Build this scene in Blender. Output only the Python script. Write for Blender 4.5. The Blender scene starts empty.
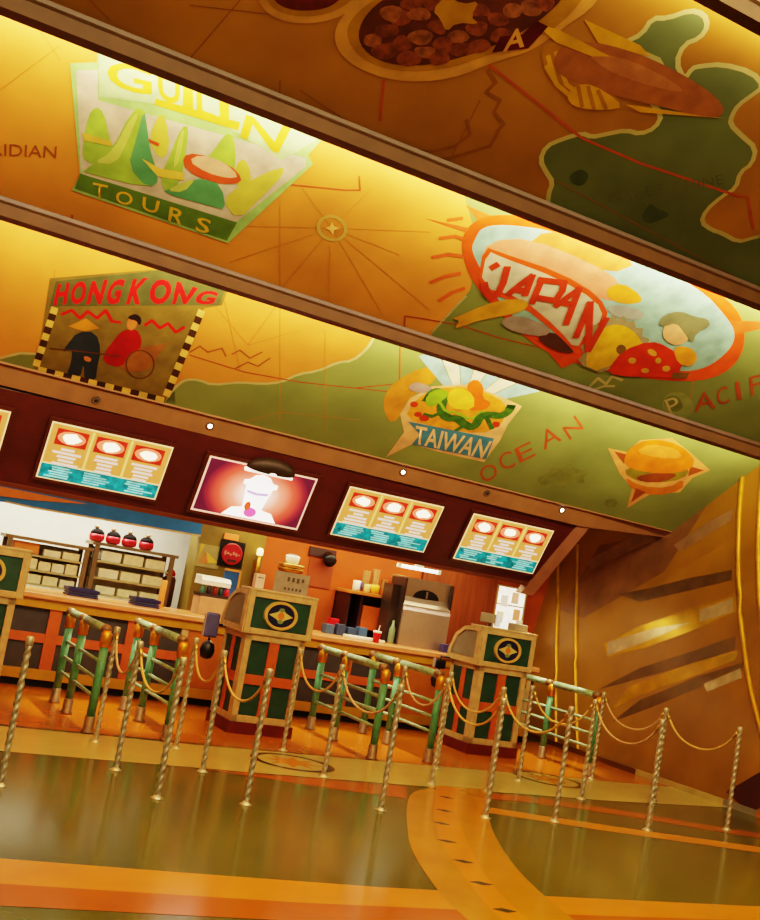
import bpy, bmesh, math, random
from mathutils import Vector, Matrix
from mathutils.geometry import tessellate_polygon
random.seed(7)
PI = math.pi
scn = bpy.context.scene
COL = scn.collection
scn.view_settings.view_transform = 'Filmic'
scn.view_settings.look = 'High Contrast'
scn.view_settings.exposure = 0.2

# ------------------------------------------------------------------ survey camera
F_PX, ROLL, PITCH, YAW, EYE = 1110.0, math.radians(10), math.radians(6.5), math.radians(26.1), 1.55
_f = Vector((math.sin(YAW)*math.cos(PITCH), math.cos(YAW)*math.cos(PITCH), math.sin(PITCH)))
_r = Vector((math.cos(YAW), -math.sin(YAW), 0)); _u = _r.cross(_f)
CR = _r*math.cos(ROLL) + _u*math.sin(ROLL)
CU = _u*math.cos(ROLL) - _r*math.sin(ROLL)
CF = _f
EYEP = Vector((0, 0, EYE))
cam_d = bpy.data.cameras.new('camera'); cam = bpy.data.objects.new('camera', cam_d); COL.objects.link(cam)
m = Matrix((CR, CU, -CF)).transposed().to_4x4(); m.translation = EYEP
cam.matrix_world = m
cam_d.sensor_fit = 'HORIZONTAL'; cam_d.sensor_width = 36.0; cam_d.lens = 36.0*F_PX/760.0
cam_d.clip_end = 200
scn.camera = cam

def ray(x, y): return CR*((x-380)/F_PX) - CU*((y-460)/F_PX) + CF
class Plane:
    """a real surface: n . p = d ; out = direction pointing into the room"""
    def __init__(s, n, d, out): s.n = Vector(n); s.d = d; s.out = Vector(out).normalized()
    def at(s, x, y, lift=0.0):
        r = ray(x, y); t = (s.d - s.n.dot(EYEP))/s.n.dot(r)
        return EYEP + r*t + s.out*(lift*0.35)
def AY(x, y, Y): return Plane((0, 1, 0), Y, (0, -1, 0)).at(x, y)
def AX(x, y, X): return Plane((1, 0, 0), X, (-1, 0, 0)).at(x, y)
def AF(x, y, z=0): return Plane((0, 0, 1), z, (0, 0, 1)).at(x, y)

# ------------------------------------------------------------------ materials
def srgb(c):
    if isinstance(c, str):
        c = c.lstrip('#'); c = [int(c[i:i+2], 16)/255 for i in (0, 2, 4)]
    return [((v+0.055)/1.055)**2.4 if v > 0.04045 else v/12.92 for v in c]
_M = {}
def mat(name, col, rough=0.5, metal=0.0, var=0.12, scale=8.0, emit=0.0, emit_col=None, bump=0.0, spec=0.5, stretch=None):
    if name in _M: return _M[name]
    mt = bpy.data.materials.new(name); mt.use_nodes = True
    nt = mt.node_tree; b = nt.nodes['Principled BSDF']
    c = srgb(col)
    tc = nt.nodes.new('ShaderNodeTexCoord'); src = tc.outputs['Object']
    if stretch:
        mp = nt.nodes.new('ShaderNodeMapping'); mp.inputs['Scale'].default_value = stretch
        nt.links.new(src, mp.inputs['Vector']); src = mp.outputs['Vector']
    nz = nt.nodes.new('ShaderNodeTexNoise'); nz.inputs['Scale'].default_value = scale; nz.inputs['Detail'].default_value = 4
    nt.links.new(src, nz.inputs['Vector'])
    rp = nt.nodes.new('ShaderNodeValToRGB')
    rp.color_ramp.elements[0].position = 0.3; rp.color_ramp.elements[1].position = 0.7
    rp.color_ramp.elements[0].color = [max(0, v*(1-var)) for v in c]+[1]
    rp.color_ramp.elements[1].color = [min(1, v*(1+var)) for v in c]+[1]
    nt.links.new(nz.outputs['Fac'], rp.inputs['Fac'])
    nt.links.new(rp.outputs['Color'], b.inputs['Base Color'])
    b.inputs['Roughness'].default_value = rough; b.inputs['Metallic'].default_value = metal
    b.inputs['Specular IOR Level'].default_value = spec
    if emit:
        if emit_col: b.inputs['Emission Color'].default_value = srgb(emit_col)+[1]
        else: nt.links.new(rp.outputs['Color'], b.inputs['Emission Color'])
        b.inputs['Emission Strength'].default_value = emit
    if bump:
        bp = nt.nodes.new('ShaderNodeBump'); bp.inputs['Strength'].default_value = bump; bp.inputs['Distance'].default_value = 0.01
        nt.links.new(nz.outputs['Fac'], bp.inputs['Height']); nt.links.new(bp.outputs['Normal'], b.inputs['Normal'])
    _M[name] = mt
    return mt
def paint(name, col, var=0.22, scale=6.0): return mat('paint_'+name, col, 0.75, 0, var, scale, spec=0.2)
def glow(name, col, e, var=0.05, scale=20): return mat('glow_'+name, col, 0.4, 0, var, scale, emit=e)

GOLDWOOD = mat('gold_painted_wood', '#b49464', 0.45, 0.0, 0.18, 14)
BRASS = mat('brass', '#cfae6c', 0.28, 0.9, 0.15, 30)
BRASS_D = mat('aged_brass', '#a8742a', 0.35, 0.85, 0.2, 20)
TWIST = mat('twisted_brass', '#bcae94', 0.36, 0.6, 0.2, 25)
ROPE = mat('gold_rope', '#d2a860', 0.6, 0.2, 0.3, 90)
ROPE_P = mat('rose_rope', '#c9a07c', 0.6, 0.1, 0.3, 90)
VERDI = mat('verdigris_paint', '#4f8a62', 0.45, 0.1, 0.25, 16)
VERDI_L = mat('pale_verdigris_paint', '#86a07c', 0.45, 0.15, 0.3, 22)
COPPER = mat('copper', '#d08a2a', 0.35, 0.75, 0.2, 20)
SLEEVE = mat('bronze_sleeve', '#8a6a4a', 0.45, 0.5, 0.25, 22)
GREEN = mat('dark_green_panel', '#1d4030', 0.45, 0, 0.2, 10)
ORANGE = mat('orange_stile', '#b4521a', 0.5, 0, 0.15, 12)
ORANGEPANEL = mat('orange_plain_panel', '#a85a14', 0.5, 0, 0.15, 6)
DARKPANEL = mat('charcoal_panel', '#38322e', 0.5, 0, 0.2, 10)
TOEKICK = mat('black_toe_kick', '#140c08', 0.6, 0, 0.2, 10)
MAROON = mat('maroon_lacquer', '#48160e', 0.4, 0, 0.15, 5)
MAROON_D = mat('dark_maroon', '#33100a', 0.5, 0, 0.2, 8)
BEAM = mat('brown_beam', '#5c3c16', 0.55, 0, 0.15, 6)
BEAM_L = mat('tan_beam_edge', '#54391a', 0.5, 0, 0.15, 6)
GREY = mat('grey_side_panel', '#766b56', 0.6, 0, 0.12, 8)
STEEL = mat('brushed_steel', '#b8a594', 0.32, 0.85, 0.1, 6, stretch=(60, 2, 2))
STEEL_D = mat('dark_steel', '#4a3a30', 0.4, 0.6, 0.1, 6)
BLACK = mat('black_plastic', '#0e0b0c', 0.4, 0, 0.2, 20)
NAVY = mat('navy_plastic', '#1c1a44', 0.4, 0, 0.2, 20)
WHITE = mat('white_plastic', '#e6dccb', 0.45, 0, 0.06, 20)
RED = mat('red_plastic', '#c0161a', 0.35, 0, 0.15, 20)
TANWOOD = mat('orange_wood_counter', '#d08a55', 0.25, 0, 0.2, 5, stretch=(1, 8, 8))

# ------------------------------------------------------------------ mesh helpers
def link(name, bm, material, parent=None, smooth=False):
    me = bpy.data.meshes.new(name)
    bmesh.ops.recalc_face_normals(bm, faces=bm.faces[:])
    bm.to_mesh(me); bm.free()
    if smooth:
        for p in me.polygons: p.use_smooth = True
    me.materials.append(material)
    o = bpy.data.objects.new(name, me); COL.objects.link(o)
    if parent: o.parent = parent
    return o
def setp(o, label=None, cat=None, group=None, kind=None):
    if label: o['label'] = label
    if cat: o['category'] = cat
    if group: o['group'] = group
    if kind: o['kind'] = kind
    return o
def thing(name, label, cat, loc=(0, 0, 0), rz=0.0, group=None):
    o = bpy.data.objects.new(name, None); COL.objects.link(o)
    o.empty_display_size = 0.1
    o.location = loc; o.rotation_euler = (0, 0, rz)
    return setp(o, label, cat, group)
def dup(root, loc, rz=0.0, label=None):
    r = root.copy(); COL.objects.link(r); r.location = loc; r.rotation_euler = (0, 0, rz)
    if label: r['label'] = label
    for ch in list(root.children):
        c = ch.copy(); COL.objects.link(c); c.parent = r
        for g in list(ch.children):
            d = g.copy(); COL.objects.link(d); d.parent = c
    return r
def box(bm, x0, x1, y0, y1, z0, z1, bev=0.0):
    vs = [bm.verts.new(p) for p in ((x0,y0,z0),(x1,y0,z0),(x1,y1,z0),(x0,y1,z0),(x0,y0,z1),(x1,y0,z1),(x1,y1,z1),(x0,y1,z1))]
    fs = [bm.faces.new([vs[i] for i in f]) for f in ((3,2,1,0),(4,5,6,7),(0,1,5,4),(1,2,6,5),(2,3,7,6),(3,0,4,7))]
    if bev:
        es = list({e for f in fs for e in f.edges})
        bmesh.ops.bevel(bm, geom=es, offset=bev, segments=2, affect='EDGES', profile=0.5)
def mbox(*a, bev=0.0):
    bm = bmesh.new(); box(bm, *a, bev=bev); return bm
def boxes(lst, bev=0.0):
    bm = bmesh.new()
    for a in lst: box(bm, *a, bev=bev)
    return bm
def tube(bm, pts, r, n=8, caps=True):
    pts = [Vector(p) for p in pts]; rings = []
    for i, p in enumerate(pts):
        t = (pts[min(i+1, len(pts)-1)] - pts[max(i-1, 0)]).normalized()
        a = Vector((0, 0, 1)) if abs(t.z) < 0.9 else Vector((1, 0, 0))
        u = t.cross(a).normalized(); v = t.cross(u)
        rr = r[i] if isinstance(r, (list, tuple)) else r
        rings.append([bm.verts.new(p + (u*math.cos(2*PI*k/n) + v*math.sin(2*PI*k/n))*rr) for k in range(n)])
    for a, b in zip(rings, rings[1:]):
        for k in range(n): bm.faces.new((a[k], a[(k+1) % n], b[(k+1) % n], b[k]))
    if caps: bm.faces.new(rings[0][::-1]); bm.faces.new(rings[-1])
def mtube(pts, r, n=8):
    bm = bmesh.new(); tube(bm, pts, r, n); return bm
def lathe(prof, n=20, c=(0, 0, 0), axis='z'):
    bm = bmesh.new(); rings = []
    for (r, z) in prof:
        ring = []
        for k in range(n):
            a = 2*PI*k/n
            q = (r*math.cos(a), r*math.sin(a), z) if axis == 'z' else (r*math.cos(a), z, r*math.sin(a))
            ring.append(bm.verts.new((q[0]+c[0], q[1]+c[1], q[2]+c[2])))
        rings.append(ring)
    for a, b in zip(rings, rings[1:]):
        for k in range(n): bm.faces.new((a[k], a[(k+1) % n], b[(k+1) % n], b[k]))
    bm.faces.new(rings[0][::-1]); bm.faces.new(rings[-1])
    return bm
def prism(poly, axis, a0, a1):
    """extrude a 2-D polygon: axis 'x' -> poly in (y,z); 'y' -> (x,z); 'z' -> (x,y)"""
    bm = bmesh.new()
    def P(p, a): return (a, p[0], p[1]) if axis == 'x' else ((p[0], a, p[1]) if axis == 'y' else (p[0], p[1], a))
    A = [bm.verts.new(P(p, a0)) for p in poly]; B = [bm.verts.new(P(p, a1)) for p in poly]
    n = len(poly)
    for i in range(n): bm.faces.new((A[i], A[(i+1) % n], B[(i+1) % n], B[i]))
    tris = tessellate_polygon([[Vector((p[0], p[1], 0)) for p in poly]])
    for t in tris:
        bm.faces.new([A[i] for i in t][::-1]); bm.faces.new([B[i] for i in t])
    return bm
def clipY(pts, y0, y1):
    def cl(ps, f):
        out = []
        for i in range(len(ps)):
            a, b = ps[i], ps[(i+1) % len(ps)]; fa, fb = f(a), f(b)
            if fa >= 0: out.append(a)
            if (fa >= 0) != (fb >= 0): out.append(a.lerp(b, fa/(fa-fb)))
        return out
    if y0 is not None: pts = cl(pts, lambda p: p.y-y0)
    if y1 is not None and len(pts) > 2: pts = cl(pts, lambda p: y1-p.y)
    return pts
def flat(bm, pts):
    if len(pts) < 3: return
    vs = [bm.verts.new(p) for p in pts]
    for t in tessellate_polygon([pts]):
        try: bm.faces.new([vs[i] for i in t])
        except ValueError: pass
def smooth_poly(ps, it=2):
    for _ in range(it):
        q = []
        for i in range(len(ps)):
            a, b = ps[i], ps[(i+1) % len(ps)]
            q += [(a[0]*.75+b[0]*.25, a[1]*.75+b[1]*.25), (a[0]*.25+b[0]*.75, a[1]*.25+b[1]*.75)]
        ps = q
    return ps
def smooth_line(ps, it=2):
    for _ in range(it):
        q = [ps[0]]
        for a, b in zip(ps, ps[1:]):
            q += [(a[0]*.75+b[0]*.25, a[1]*.75+b[1]*.25), (a[0]*.25+b[0]*.75, a[1]*.25+b[1]*.75)]
        ps = q + [ps[-1]]
    return ps
def ell(cx, cy, rx, ry, rot=0, n=24, a0=0, a1=360):
    c, s = math.cos(math.radians(rot)), math.sin(math.radians(rot)); out = []
    full = abs(a1-a0-360) < 1e-6
    for i in range(n if full else n+1):
        a = math.radians(a0+(a1-a0)*i/n)
        x, y = rx*math.cos(a), ry*math.sin(a)
        out.append((cx+x*c-y*s, cy+x*s+y*c))
    return out
class Art:
    """paint laid on a real surface; polygons are traced on the photograph and put where they lie on the surface"""
    def __init__(s, plane, y0=None, y1=None): s.p = plane; s.y0 = y0; s.y1 = y1
    def pts(s, px, lift): return clipY([s.p.at(x, y, lift) for x, y in px], s.y0, s.y1)
    def poly(s, name, polys, lift, material, parent=None):
        if polys and isinstance(polys[0][0], (int, float)): polys = [polys]
        bm = bmesh.new()
        for k, px in enumerate(polys): flat(bm, s.pts(px, lift+0.0006*(k % 4)))
        return link(name, bm, material, parent)
    def line(s, name, lines, w, lift, material, parent=None):
        """w in metres on the surface"""
        if lines and isinstance(lines[0][0], (int, float)): lines = [lines]
        bm = bmesh.new()
        for px in lines:
            P = [s.p.at(x, y, lift) for x, y in px]; n = s.p.out
            for a, b in zip(P, P[1:]):
                d = (b-a)
                if d.length < 1e-6: continue
                d.normalize(); q = n.cross(d)*(w/2); e = d*(w*0.25)
                flat(bm, clipY([a-e+q, b+e+q, b+e-q, a-e-q], s.y0, s.y1))
        return link(name, bm, material, parent)
    def text(s, name, txt, quad, lift, material, parent=None, bow=0.0, bold=0.0, space=1.0):
        """quad = TL, TR, BR, BL on the photograph"""
        cu = bpy.data.curves.new('lettering', 'FONT'); cu.body = txt; cu.offset = bold; cu.resolution_u = 3
        cu.space_character = space
        to = bpy.data.objects.new('lettering', cu); COL.objects.link(to)
        dg = bpy.context.evaluated_depsgraph_get(); dg.update()
        me = bpy.data.meshes.new_from_object(to.evaluated_get(dg))
        bpy.data.objects.remove(to); bpy.data.curves.remove(cu)
        xs = [v.co.x for v in me.vertices]; ys = [v.co.y for v in me.vertices]
        x0, x1, y0, y1 = min(xs), max(xs), min(ys), max(ys)
        TL, TR, BR, BL = [Vector((q[0], q[1])) for q in quad]
        for v in me.vertices:
            u = (v.co.x-x0)/(x1-x0); w = (v.co.y-y0)/(y1-y0)
            p = (BL*(1-u)+BR*u)*(1-w) + (TL*(1-u)+TR*u)*w
            up = ((TL+TR)-(BL+BR)).normalized()
            p = p + up*(bow*4*u*(1-u))
            v.co = s.p.at(p.x, p.y, lift)
        bm = bmesh.new(); bm.from_mesh(me); bpy.data.meshes.remove(me)
        return link(name, bm, material, parent)

# ================================================================== SETTING
XL, XW = -5.0, 8.7          # left end of the build, bronze wall on the right
YB = 12.6                   # wall behind the right bay
# ---- floor
FLOOR = mat('polished_olive_terrazzo', '#545018', 0.15, 0, 0.16, 1.2, spec=0.22)
o = link('floor', mbox(XL-3, XW+0.3, -6, 14.2, -0.12, 0.0), FLOOR); setp(o, kind='structure')
TERRA = mat('polished_terracotta', '#b06212', 0.2, 0, 0.12, 2, spec=0.35)
CREAM = mat('polished_cream_terrazzo', '#b0985a', 0.18, 0, 0.08, 2, spec=0.35)
OR_B = mat('polished_bright_orange', '#c07416', 0.16, 0, 0.1, 2, spec=0.3)
OR_D = mat('polished_red_orange', '#a45206', 0.16, 0, 0.1, 2, spec=0.3)
OR_P = mat('polished_amber', '#ac7010', 0.16, 0, 0.1, 2, spec=0.3)
def inlay(name, polys, z, material):
    bm = bmesh.new()
    if isinstance(polys[0][0], (int, float)): polys = [polys]
    for p in polys: flat(bm, [Vector((x, y, z)) for x, y in p])
    o = link(name, bm, material); return setp(o, kind='structure')
inlay('trim_1', [(XL, 9.05), (XW, 9.2), (XW, 11.6), (XL, 11.6)], 0.0012, TERRA)
inlay('trim_2', [(XL, 7.98), (3.3, 8.08), (5.5, 8.16), (7.0, 8.24), (8.69, 8.45), (8.69, 9.3), (7.0, 9.24), (5.2, 9.15), (3.3, 9.05), (XL, 9.0)], 0.0020, CREAM)
inlay('trim_3', [(2.9, 8.06), (4.7, 8.06), (4.45, 7.6), (3.85, 7.75)], 0.0016, OR_D)
inlay('trim_4', [(XL, 5.12), (1.05, 5.12), (2.44, 5.0), (4.0, 4.95), (XW, 4.95), (XW, 5.22), (5.73, 5.23), (4.19, 5.26), (3.03, 5.3), (2.0, 5.4), (1.1, 5.5), (XL, 5.6)], 0.0016, OR_B)
inlay('trim_5', [(XL, 4.84), (1.01, 4.83), (2.09, 4.75), (4.0, 4.65), (XW, 4.6), (XW, 4.95), (4.0, 4.95), (2.44, 5.0), (1.05, 5.12), (XL, 5.12)], 0.0016, OR_D)
def arcband(c, w):
    c = smooth_line(c, 2); L, R = [], []
    for i in range(len(c)):
        a = Vector(c[max(0, i-1)]); b = Vector(c[min(len(c)-1, i+1)]); d = (b-a).normalized(); n = Vector((-d.y, d.x))
        p = Vector(c[i]); L.append(tuple(p+n*w/2)); R.append(tuple(p-n*w/2))
    return L + R[::-1]
inlay('trim_6', arcband([(5.2, 7.98), (6.0, 7.98), (6.9, 7.68), (7.4, 7.42), (8.0, 7.22), (8.69, 7.0)], 0.25), 0.0016, OR_D)
inlay('trim_7', arcband([(5.0, 7.46), (5.6, 7.24), (6.3, 7.02), (6.9, 6.86), (7.4, 6.72), (8.69, 6.3)], 0.24), 0.0016, OR_B)
# curving path
L = [(5.12,8.23),(4.66,7.9),(4.32,7.36),(3.98,6.73),(3.66,6.10),(3.41,5.38),(3.32,5.05),(3.26,4.6),(3.22,4.0),(3.2,3.2)]
R = [(3.95,3.2),(3.92,4.0),(3.93,4.6),(4.09,5.32),(4.28,5.88),(4.62,6.62),(4.98,7.25),(5.64,8.25)]
inlay('trim_8', smooth_line(L)+smooth_line(R), 0.0024, OR_P)
L = [(5.07,8.2),(4.72,7.63),(4.41,7.11),(4.09,6.5),(3.81,5.81),(3.62,5.27),(3.49,4.83),(3.42,4.0),(3.4,3.2)]
R = [(3.6,3.2),(3.62,4.0),(3.67,4.84),(3.77,5.25),(3.95,5.73),(4.21,6.30),(4.56,7.01),(4.86,7.52),(5.3,8.2)]
inlay('trim_9', smooth_line(L)+smooth_line(R), 0.0030, OR_B)
for i, (x, y, dx, dy) in enumerate([(4.91,7.76,.3,.5),(4.60,7.27,.3,.5),(4.33,6.85,.3,.55),(4.08,6.36,.25,.6),(3.92,5.89,.25,.6),(3.77,5.45,.2,.6),(3.62,4.98,.15,.6)]):
    d = Vector((dx, dy)).normalized(); n = Vector((d.y, -d.x)); p = Vector((x, y))
    pts = [p-n*.075, p+d*.04, p+n*.075, p-d*.04]
    inlay('trim_%d' % (10+i), [tuple(q) for q in pts], 0.0036, mat('dark_green_inlay', '#3a3a12', 0.2, 0, 0.2, 6))
def medallion(cx, cy, r, idx):
    ring = [(cx+r*math.cos(2*PI*k/40), cy+r*math.sin(2*PI*k/40)) for k in range(40)]
    inlay('trim_%d' % idx, ring, 0.0030, mat('dark_brown_inlay', '#4a3208', 0.2, 0, 0.2, 6))
    inlay('trim_%d' % (idx+1), [(cx+.82*(x-cx), cy+.82*(y-cy)) for x, y in ring], 0.0036, CREAM)
    inlay('trim_%d' % (idx+2), [(cx+r*(.72 if k % 2 else .34)*math.cos(2*PI*k/16), cy+r*(.72 if k % 2 else .34)*math.sin(2*PI*k/16)) for k in range(16)], 0.0042, OR_B)
medallion(3.93, 8.66, 0.36, 20); medallion(6.85, 9.05, 0.36, 23)

# ---- walls
BRONZE = mat('bronze_wall', '#8c6014', 0.40, 0.2, 0.15, 2.2, bump=0.05)
LEAN = 0.165      # the bronze wall flares outward as it rises
bm = mbox(XW, XW+0.25, -6, 14.2, 0, 7)
for v in bm.verts: v.co.x += LEAN*v.co.z
o = link('wall_right', bm, BRONZE); setp(o, kind='structure')
STUCCO = mat('orange_stucco', '#ac4c06', 0.7, 0, 0.15, 3, bump=0.1)
o = link('wall_back', mbox(4.0, 9.25, YB, YB+0.15, 0, 3.4), STUCCO); setp(o, kind='structure')
KWHITE = mat('white_tile_wall', '#e6dcc2', 0.5, 0, 0.05, 5)
o = link('wall_kitchen', mbox(XL, 4.3, 13.6, 13.75, 0, 2.4), KWHITE); setp(o, kind='structure')
o = link('ceiling', mbox(XL, 7.5, 11.02, 13.8, 2.3, 2.4), mat('dark_soffit', '#5a3a20', 0.7)); setp(o, kind='structure')
WOODW = mat('wood_plank_wall', '#7c3a14', 0.5, 0, 0.3, 3, stretch=(14, 1, 0.6))
o = link('wall_plank', mbox(7.05, 8.2, YB-0.05, YB-0.002, 0, 2.3), WOODW); setp(o, kind='structure')
PILLAR = mat('ochre_pillar', '#6c5618', 0.55, 0, 0.2, 4)
o = link('column', mbox(3.92, 4.72, 12.25, 12.6, 0, 2.3), PILLAR); setp(o, kind='structure')
# blue lintel over the kitchen pass with its rounded corner
BLUE = mat('blue_lintel', '#1a609a', 0.5, 0, 0.12, 6)
poly = [(XL, 2.3), (3.92, 2.3), (3.92, 1.79), (2.05, 1.76)]
poly += [(1.75+0.30*math.cos(a)+0.0, 1.62+0.14*math.sin(a)) for a in [math.radians(d) for d in (90, 120, 150, 180)]]
poly += [(1.45, 1.0), (XL, 1.0)]
o = link('trim_30', prism(poly, 'y', 12.25, 12.33), BLUE); setp(o, kind='structure')
o = link('trim_31', prism([(XL, 1.99), (2.6, 1.90), (2.0, 1.83), (1.45, 1.80), (XL, 1.84)], 'y', 12.235, 12.249), mat('orange_trim_paint', '#c4691c', 0.5)); setp(o, kind='structure')
o = link('trim_32', prism([(1.75, 1.755), (2.05, 1.745), (3.92, 1.775), (3.92, 1.795), (2.05, 1.765), (1.75, 1.775)], 'y', 12.24, 12.249), GOLDWOOD); setp(o, kind='structure')
# baseboard of the bronze wall: stones of different colour
for i, (a, b, c) in enumerate([(9.9, 14.0, '#5a3210'), (8.55, 9.9, '#a89058'), (8.1, 8.55, '#7a7264'), (7.4, 8.1, '#a8582c'), (-5.9, 7.4, '#6f6a4e')]):
    o = link('baseboard_right' if i == 0 else 'baseboard_right_%d' % i, mbox(XW-0.03, XW, a, b, 0, 0.06), mat('stone_%d' % i, c, 0.35)); setp(o, kind='structure')

# bronze wall ornament : brushed diagonal streaks and curved gold ribs, over a painted patch of shade
WALLP = Plane((1, 0, -LEAN), XW, (-1, 0, LEAN))
WA = Art(WALLP)
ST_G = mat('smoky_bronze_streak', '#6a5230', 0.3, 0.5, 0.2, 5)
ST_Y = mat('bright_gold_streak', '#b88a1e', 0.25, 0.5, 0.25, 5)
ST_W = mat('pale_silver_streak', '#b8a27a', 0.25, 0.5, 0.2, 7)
wi = [40]
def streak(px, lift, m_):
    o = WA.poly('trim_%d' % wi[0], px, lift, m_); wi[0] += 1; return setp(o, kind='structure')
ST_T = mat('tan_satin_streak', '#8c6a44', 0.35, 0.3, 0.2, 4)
streak([(560,610),(583,618),(664,572),(736,460),(700,490),(670,532),(600,545)], 0.002, mat('shade_bronze', '#7a542c', 0.4, 0.3, 0.25, 3))  # shadow on the wall under the ceiling, laid on as a darker patch
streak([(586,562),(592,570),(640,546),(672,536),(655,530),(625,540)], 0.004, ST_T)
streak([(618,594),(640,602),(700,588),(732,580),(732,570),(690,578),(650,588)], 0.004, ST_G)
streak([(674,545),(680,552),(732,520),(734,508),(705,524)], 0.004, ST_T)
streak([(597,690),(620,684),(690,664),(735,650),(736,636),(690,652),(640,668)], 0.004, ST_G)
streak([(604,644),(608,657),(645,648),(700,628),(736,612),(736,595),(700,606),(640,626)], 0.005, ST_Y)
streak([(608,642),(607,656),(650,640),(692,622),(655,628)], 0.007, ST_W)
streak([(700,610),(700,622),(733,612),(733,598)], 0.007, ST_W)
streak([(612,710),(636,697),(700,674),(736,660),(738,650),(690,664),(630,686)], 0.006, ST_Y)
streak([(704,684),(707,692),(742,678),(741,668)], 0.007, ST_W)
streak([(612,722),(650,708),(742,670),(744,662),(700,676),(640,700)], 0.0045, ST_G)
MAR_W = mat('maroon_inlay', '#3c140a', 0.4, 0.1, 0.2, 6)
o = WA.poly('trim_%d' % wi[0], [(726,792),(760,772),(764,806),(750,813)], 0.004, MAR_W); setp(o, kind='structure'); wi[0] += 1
def rib(px, r=0.022):
    pts = [WALLP.at(x, y, 0.012) for x, y in smooth_line(px, 2)]
    o = link('trim_%d' % wi[0], mtube(pts, r, 8), mat('gold_rib', '#c08a1a', 0.3, 0.6, 0.15, 10), smooth=True); wi[0] += 1
    return setp(o, kind='structure')
GR = [(747,440),(740,500),(738,560),(741,620),(749,680),(757,715),(770,760)]
rib(GR, 0.03); rib([(x+20, y+2) for x, y in GR], 0.03)
rib([(558,560),(559,600),(557,640),(556,690),(556,745)], 0.026); rib([(578,545),(577,600),(576,650),(576,690),(578,752)], 0.026)

# ---- stepped ceiling : three sloping painted panels and their beams
K = 0.74; NO = (0, -K, -1)
T3 = 0.0165
P3 = Plane((T3, K, 1), K*10.47+2.965, NO)
T2, B2Y, B2Z = 0.0245, 8.35, 3.72
P2 = Plane((T2, K, 1), K*B2Y+B2Z+0.11, NO)
T1, B1Y, B1Z = 0.0189, 6.75, 4.49
P1 = Plane((T1, K, 1), K*B1Y+B1Z+0.11, NO)
B0Y, B0Z, T0 = 5.1, 5.50, 0.019
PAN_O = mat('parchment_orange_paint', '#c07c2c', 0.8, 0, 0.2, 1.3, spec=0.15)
def zP(P, x, y): return (P.d - P.n.x*x - P.n.y*y)/P.n.z
XH = 9.42
PAN_SHADED = mat('shaded_parchment_paint', '#94641e', 0.8, 0, 0.2, 1.3, spec=0.15)  # same parchment paint, darkened for the dimmer light on the topmost panel
def panel(name, P, ytop, ybot, xr=(XH, XH), paint_=None):
    bm = bmesh.new(); t = 0.05
    q = []
    for y, xe in ((ytop, xr[0]), (ybot, xr[1])):
        for x in (XL, xe): q.append((x, y, zP(P, x, y)))
    lo = [bm.verts.new(p) for p in q]; hi = [bm.verts.new((p[0], p[1], p[2]+t)) for p in q]
    for f in ((0,1,3,2),): bm.faces.new([lo[i] for i in f]); bm.faces.new([hi[i] for i in f][::-1])
    for a, b in ((0,1),(1,3),(3,2),(2,0)): bm.faces.new((lo[a], hi[a], hi[b], lo[b]))
    o = link(name, bm, paint_ or PAN_O); return setp(o, kind='structure')
ea, eb = P3.at(674, 534), P3.at(735, 455)
exr = lambda y: ea.x+(eb.x-ea.x)*(y-ea.y)/(eb.y-ea.y)
c3 = panel('ceiling_panel', P3, B2Y-0.12, 10.47, (exr(B2Y-.12), exr(10.47)))
c2 = panel('ceiling_panel', P2, B1Y-0.12, B2Y)
c1 = panel('ceiling_panel', P1, B0Y-0.25, B1Y, paint_=PAN_SHADED)
def beam(y, z0, t):
    bm = bmesh.new()
    def sec(x):
        z = z0 - t*x
        return [(x, y-0.055, z), (x, y+0.045, z-0.01), (x, y+0.045, z+0.05), (x, y+0.0, z+0.13), (x, y-0.075, z+0.13), (x, y-0.075, z+0.085)]
    A = [bm.verts.new(p) for p in sec(XL)]; B = [bm.verts.new(p) for p in sec(XH)]
    for i in range(6): bm.faces.new((A[i], A[(i+1) % 6], B[(i+1) % 6], B[i]))
    bm.faces.new(A); bm.faces.new(B)
    o = link('ceiling_beam', bm, BEAM); setp(o, kind='structure')
    bm = bmesh.new()
    A = [bm.verts.new((XL, y-0.078+dy, z0-t*XL+dz)) for dy, dz in ((0,.085),(-.012,.1),(-.012,.128),(0,.135))]
    B = [bm.verts.new((XH, y-0.078+dy, z0-t*XH+dz)) for dy, dz in ((0,.085),(-.012,.1),(-.012,.128),(0,.135))]
    for i in range(4): bm.faces.new((A[i], A[(i+1) % 4], B[(i+1) % 4], B[i]))
    o2 = link('edge_strip', bm, BEAM_L, o)
    return o
beam(B2Y, B2Z, T2); beam(B1Y, B1Z, T1); beam(B0Y, B0Z, T0)
# soffit beam under the lowest panel, with downlights
sof = prism([(10.43, 2.962), (10.47, 2.95), (10.55, 2.785), (10.74, 2.785), (10.76, 3.05), (10.48, 3.05)], 'x', XL, 7.9)
tail = prism([(10.43, 2.962), (10.47, 2.95), (10.55, 2.785), (10.74, 2.785), (10.76, 3.05), (10.48, 3.05)], 'x', 7.9, 9.25)
for v in tail.verts:
    if v.co.x > 9 and v.co.z < 2.9: v.co.z += 0.12
for b_ in (sof, tail):
    for v in b_.verts: v.co.z -= 0.0150*v.co.x
o = link('ceiling_beam', tail, mat('soffit_brown', '#7c5228', 0.6, 0, 0.12, 5)); setp(o, kind='structure')
o = link('ceiling_beam', sof, mat('soffit_brown', '#84582c', 0.6, 0, 0.12, 5)); setp(o, kind='structure')

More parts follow.
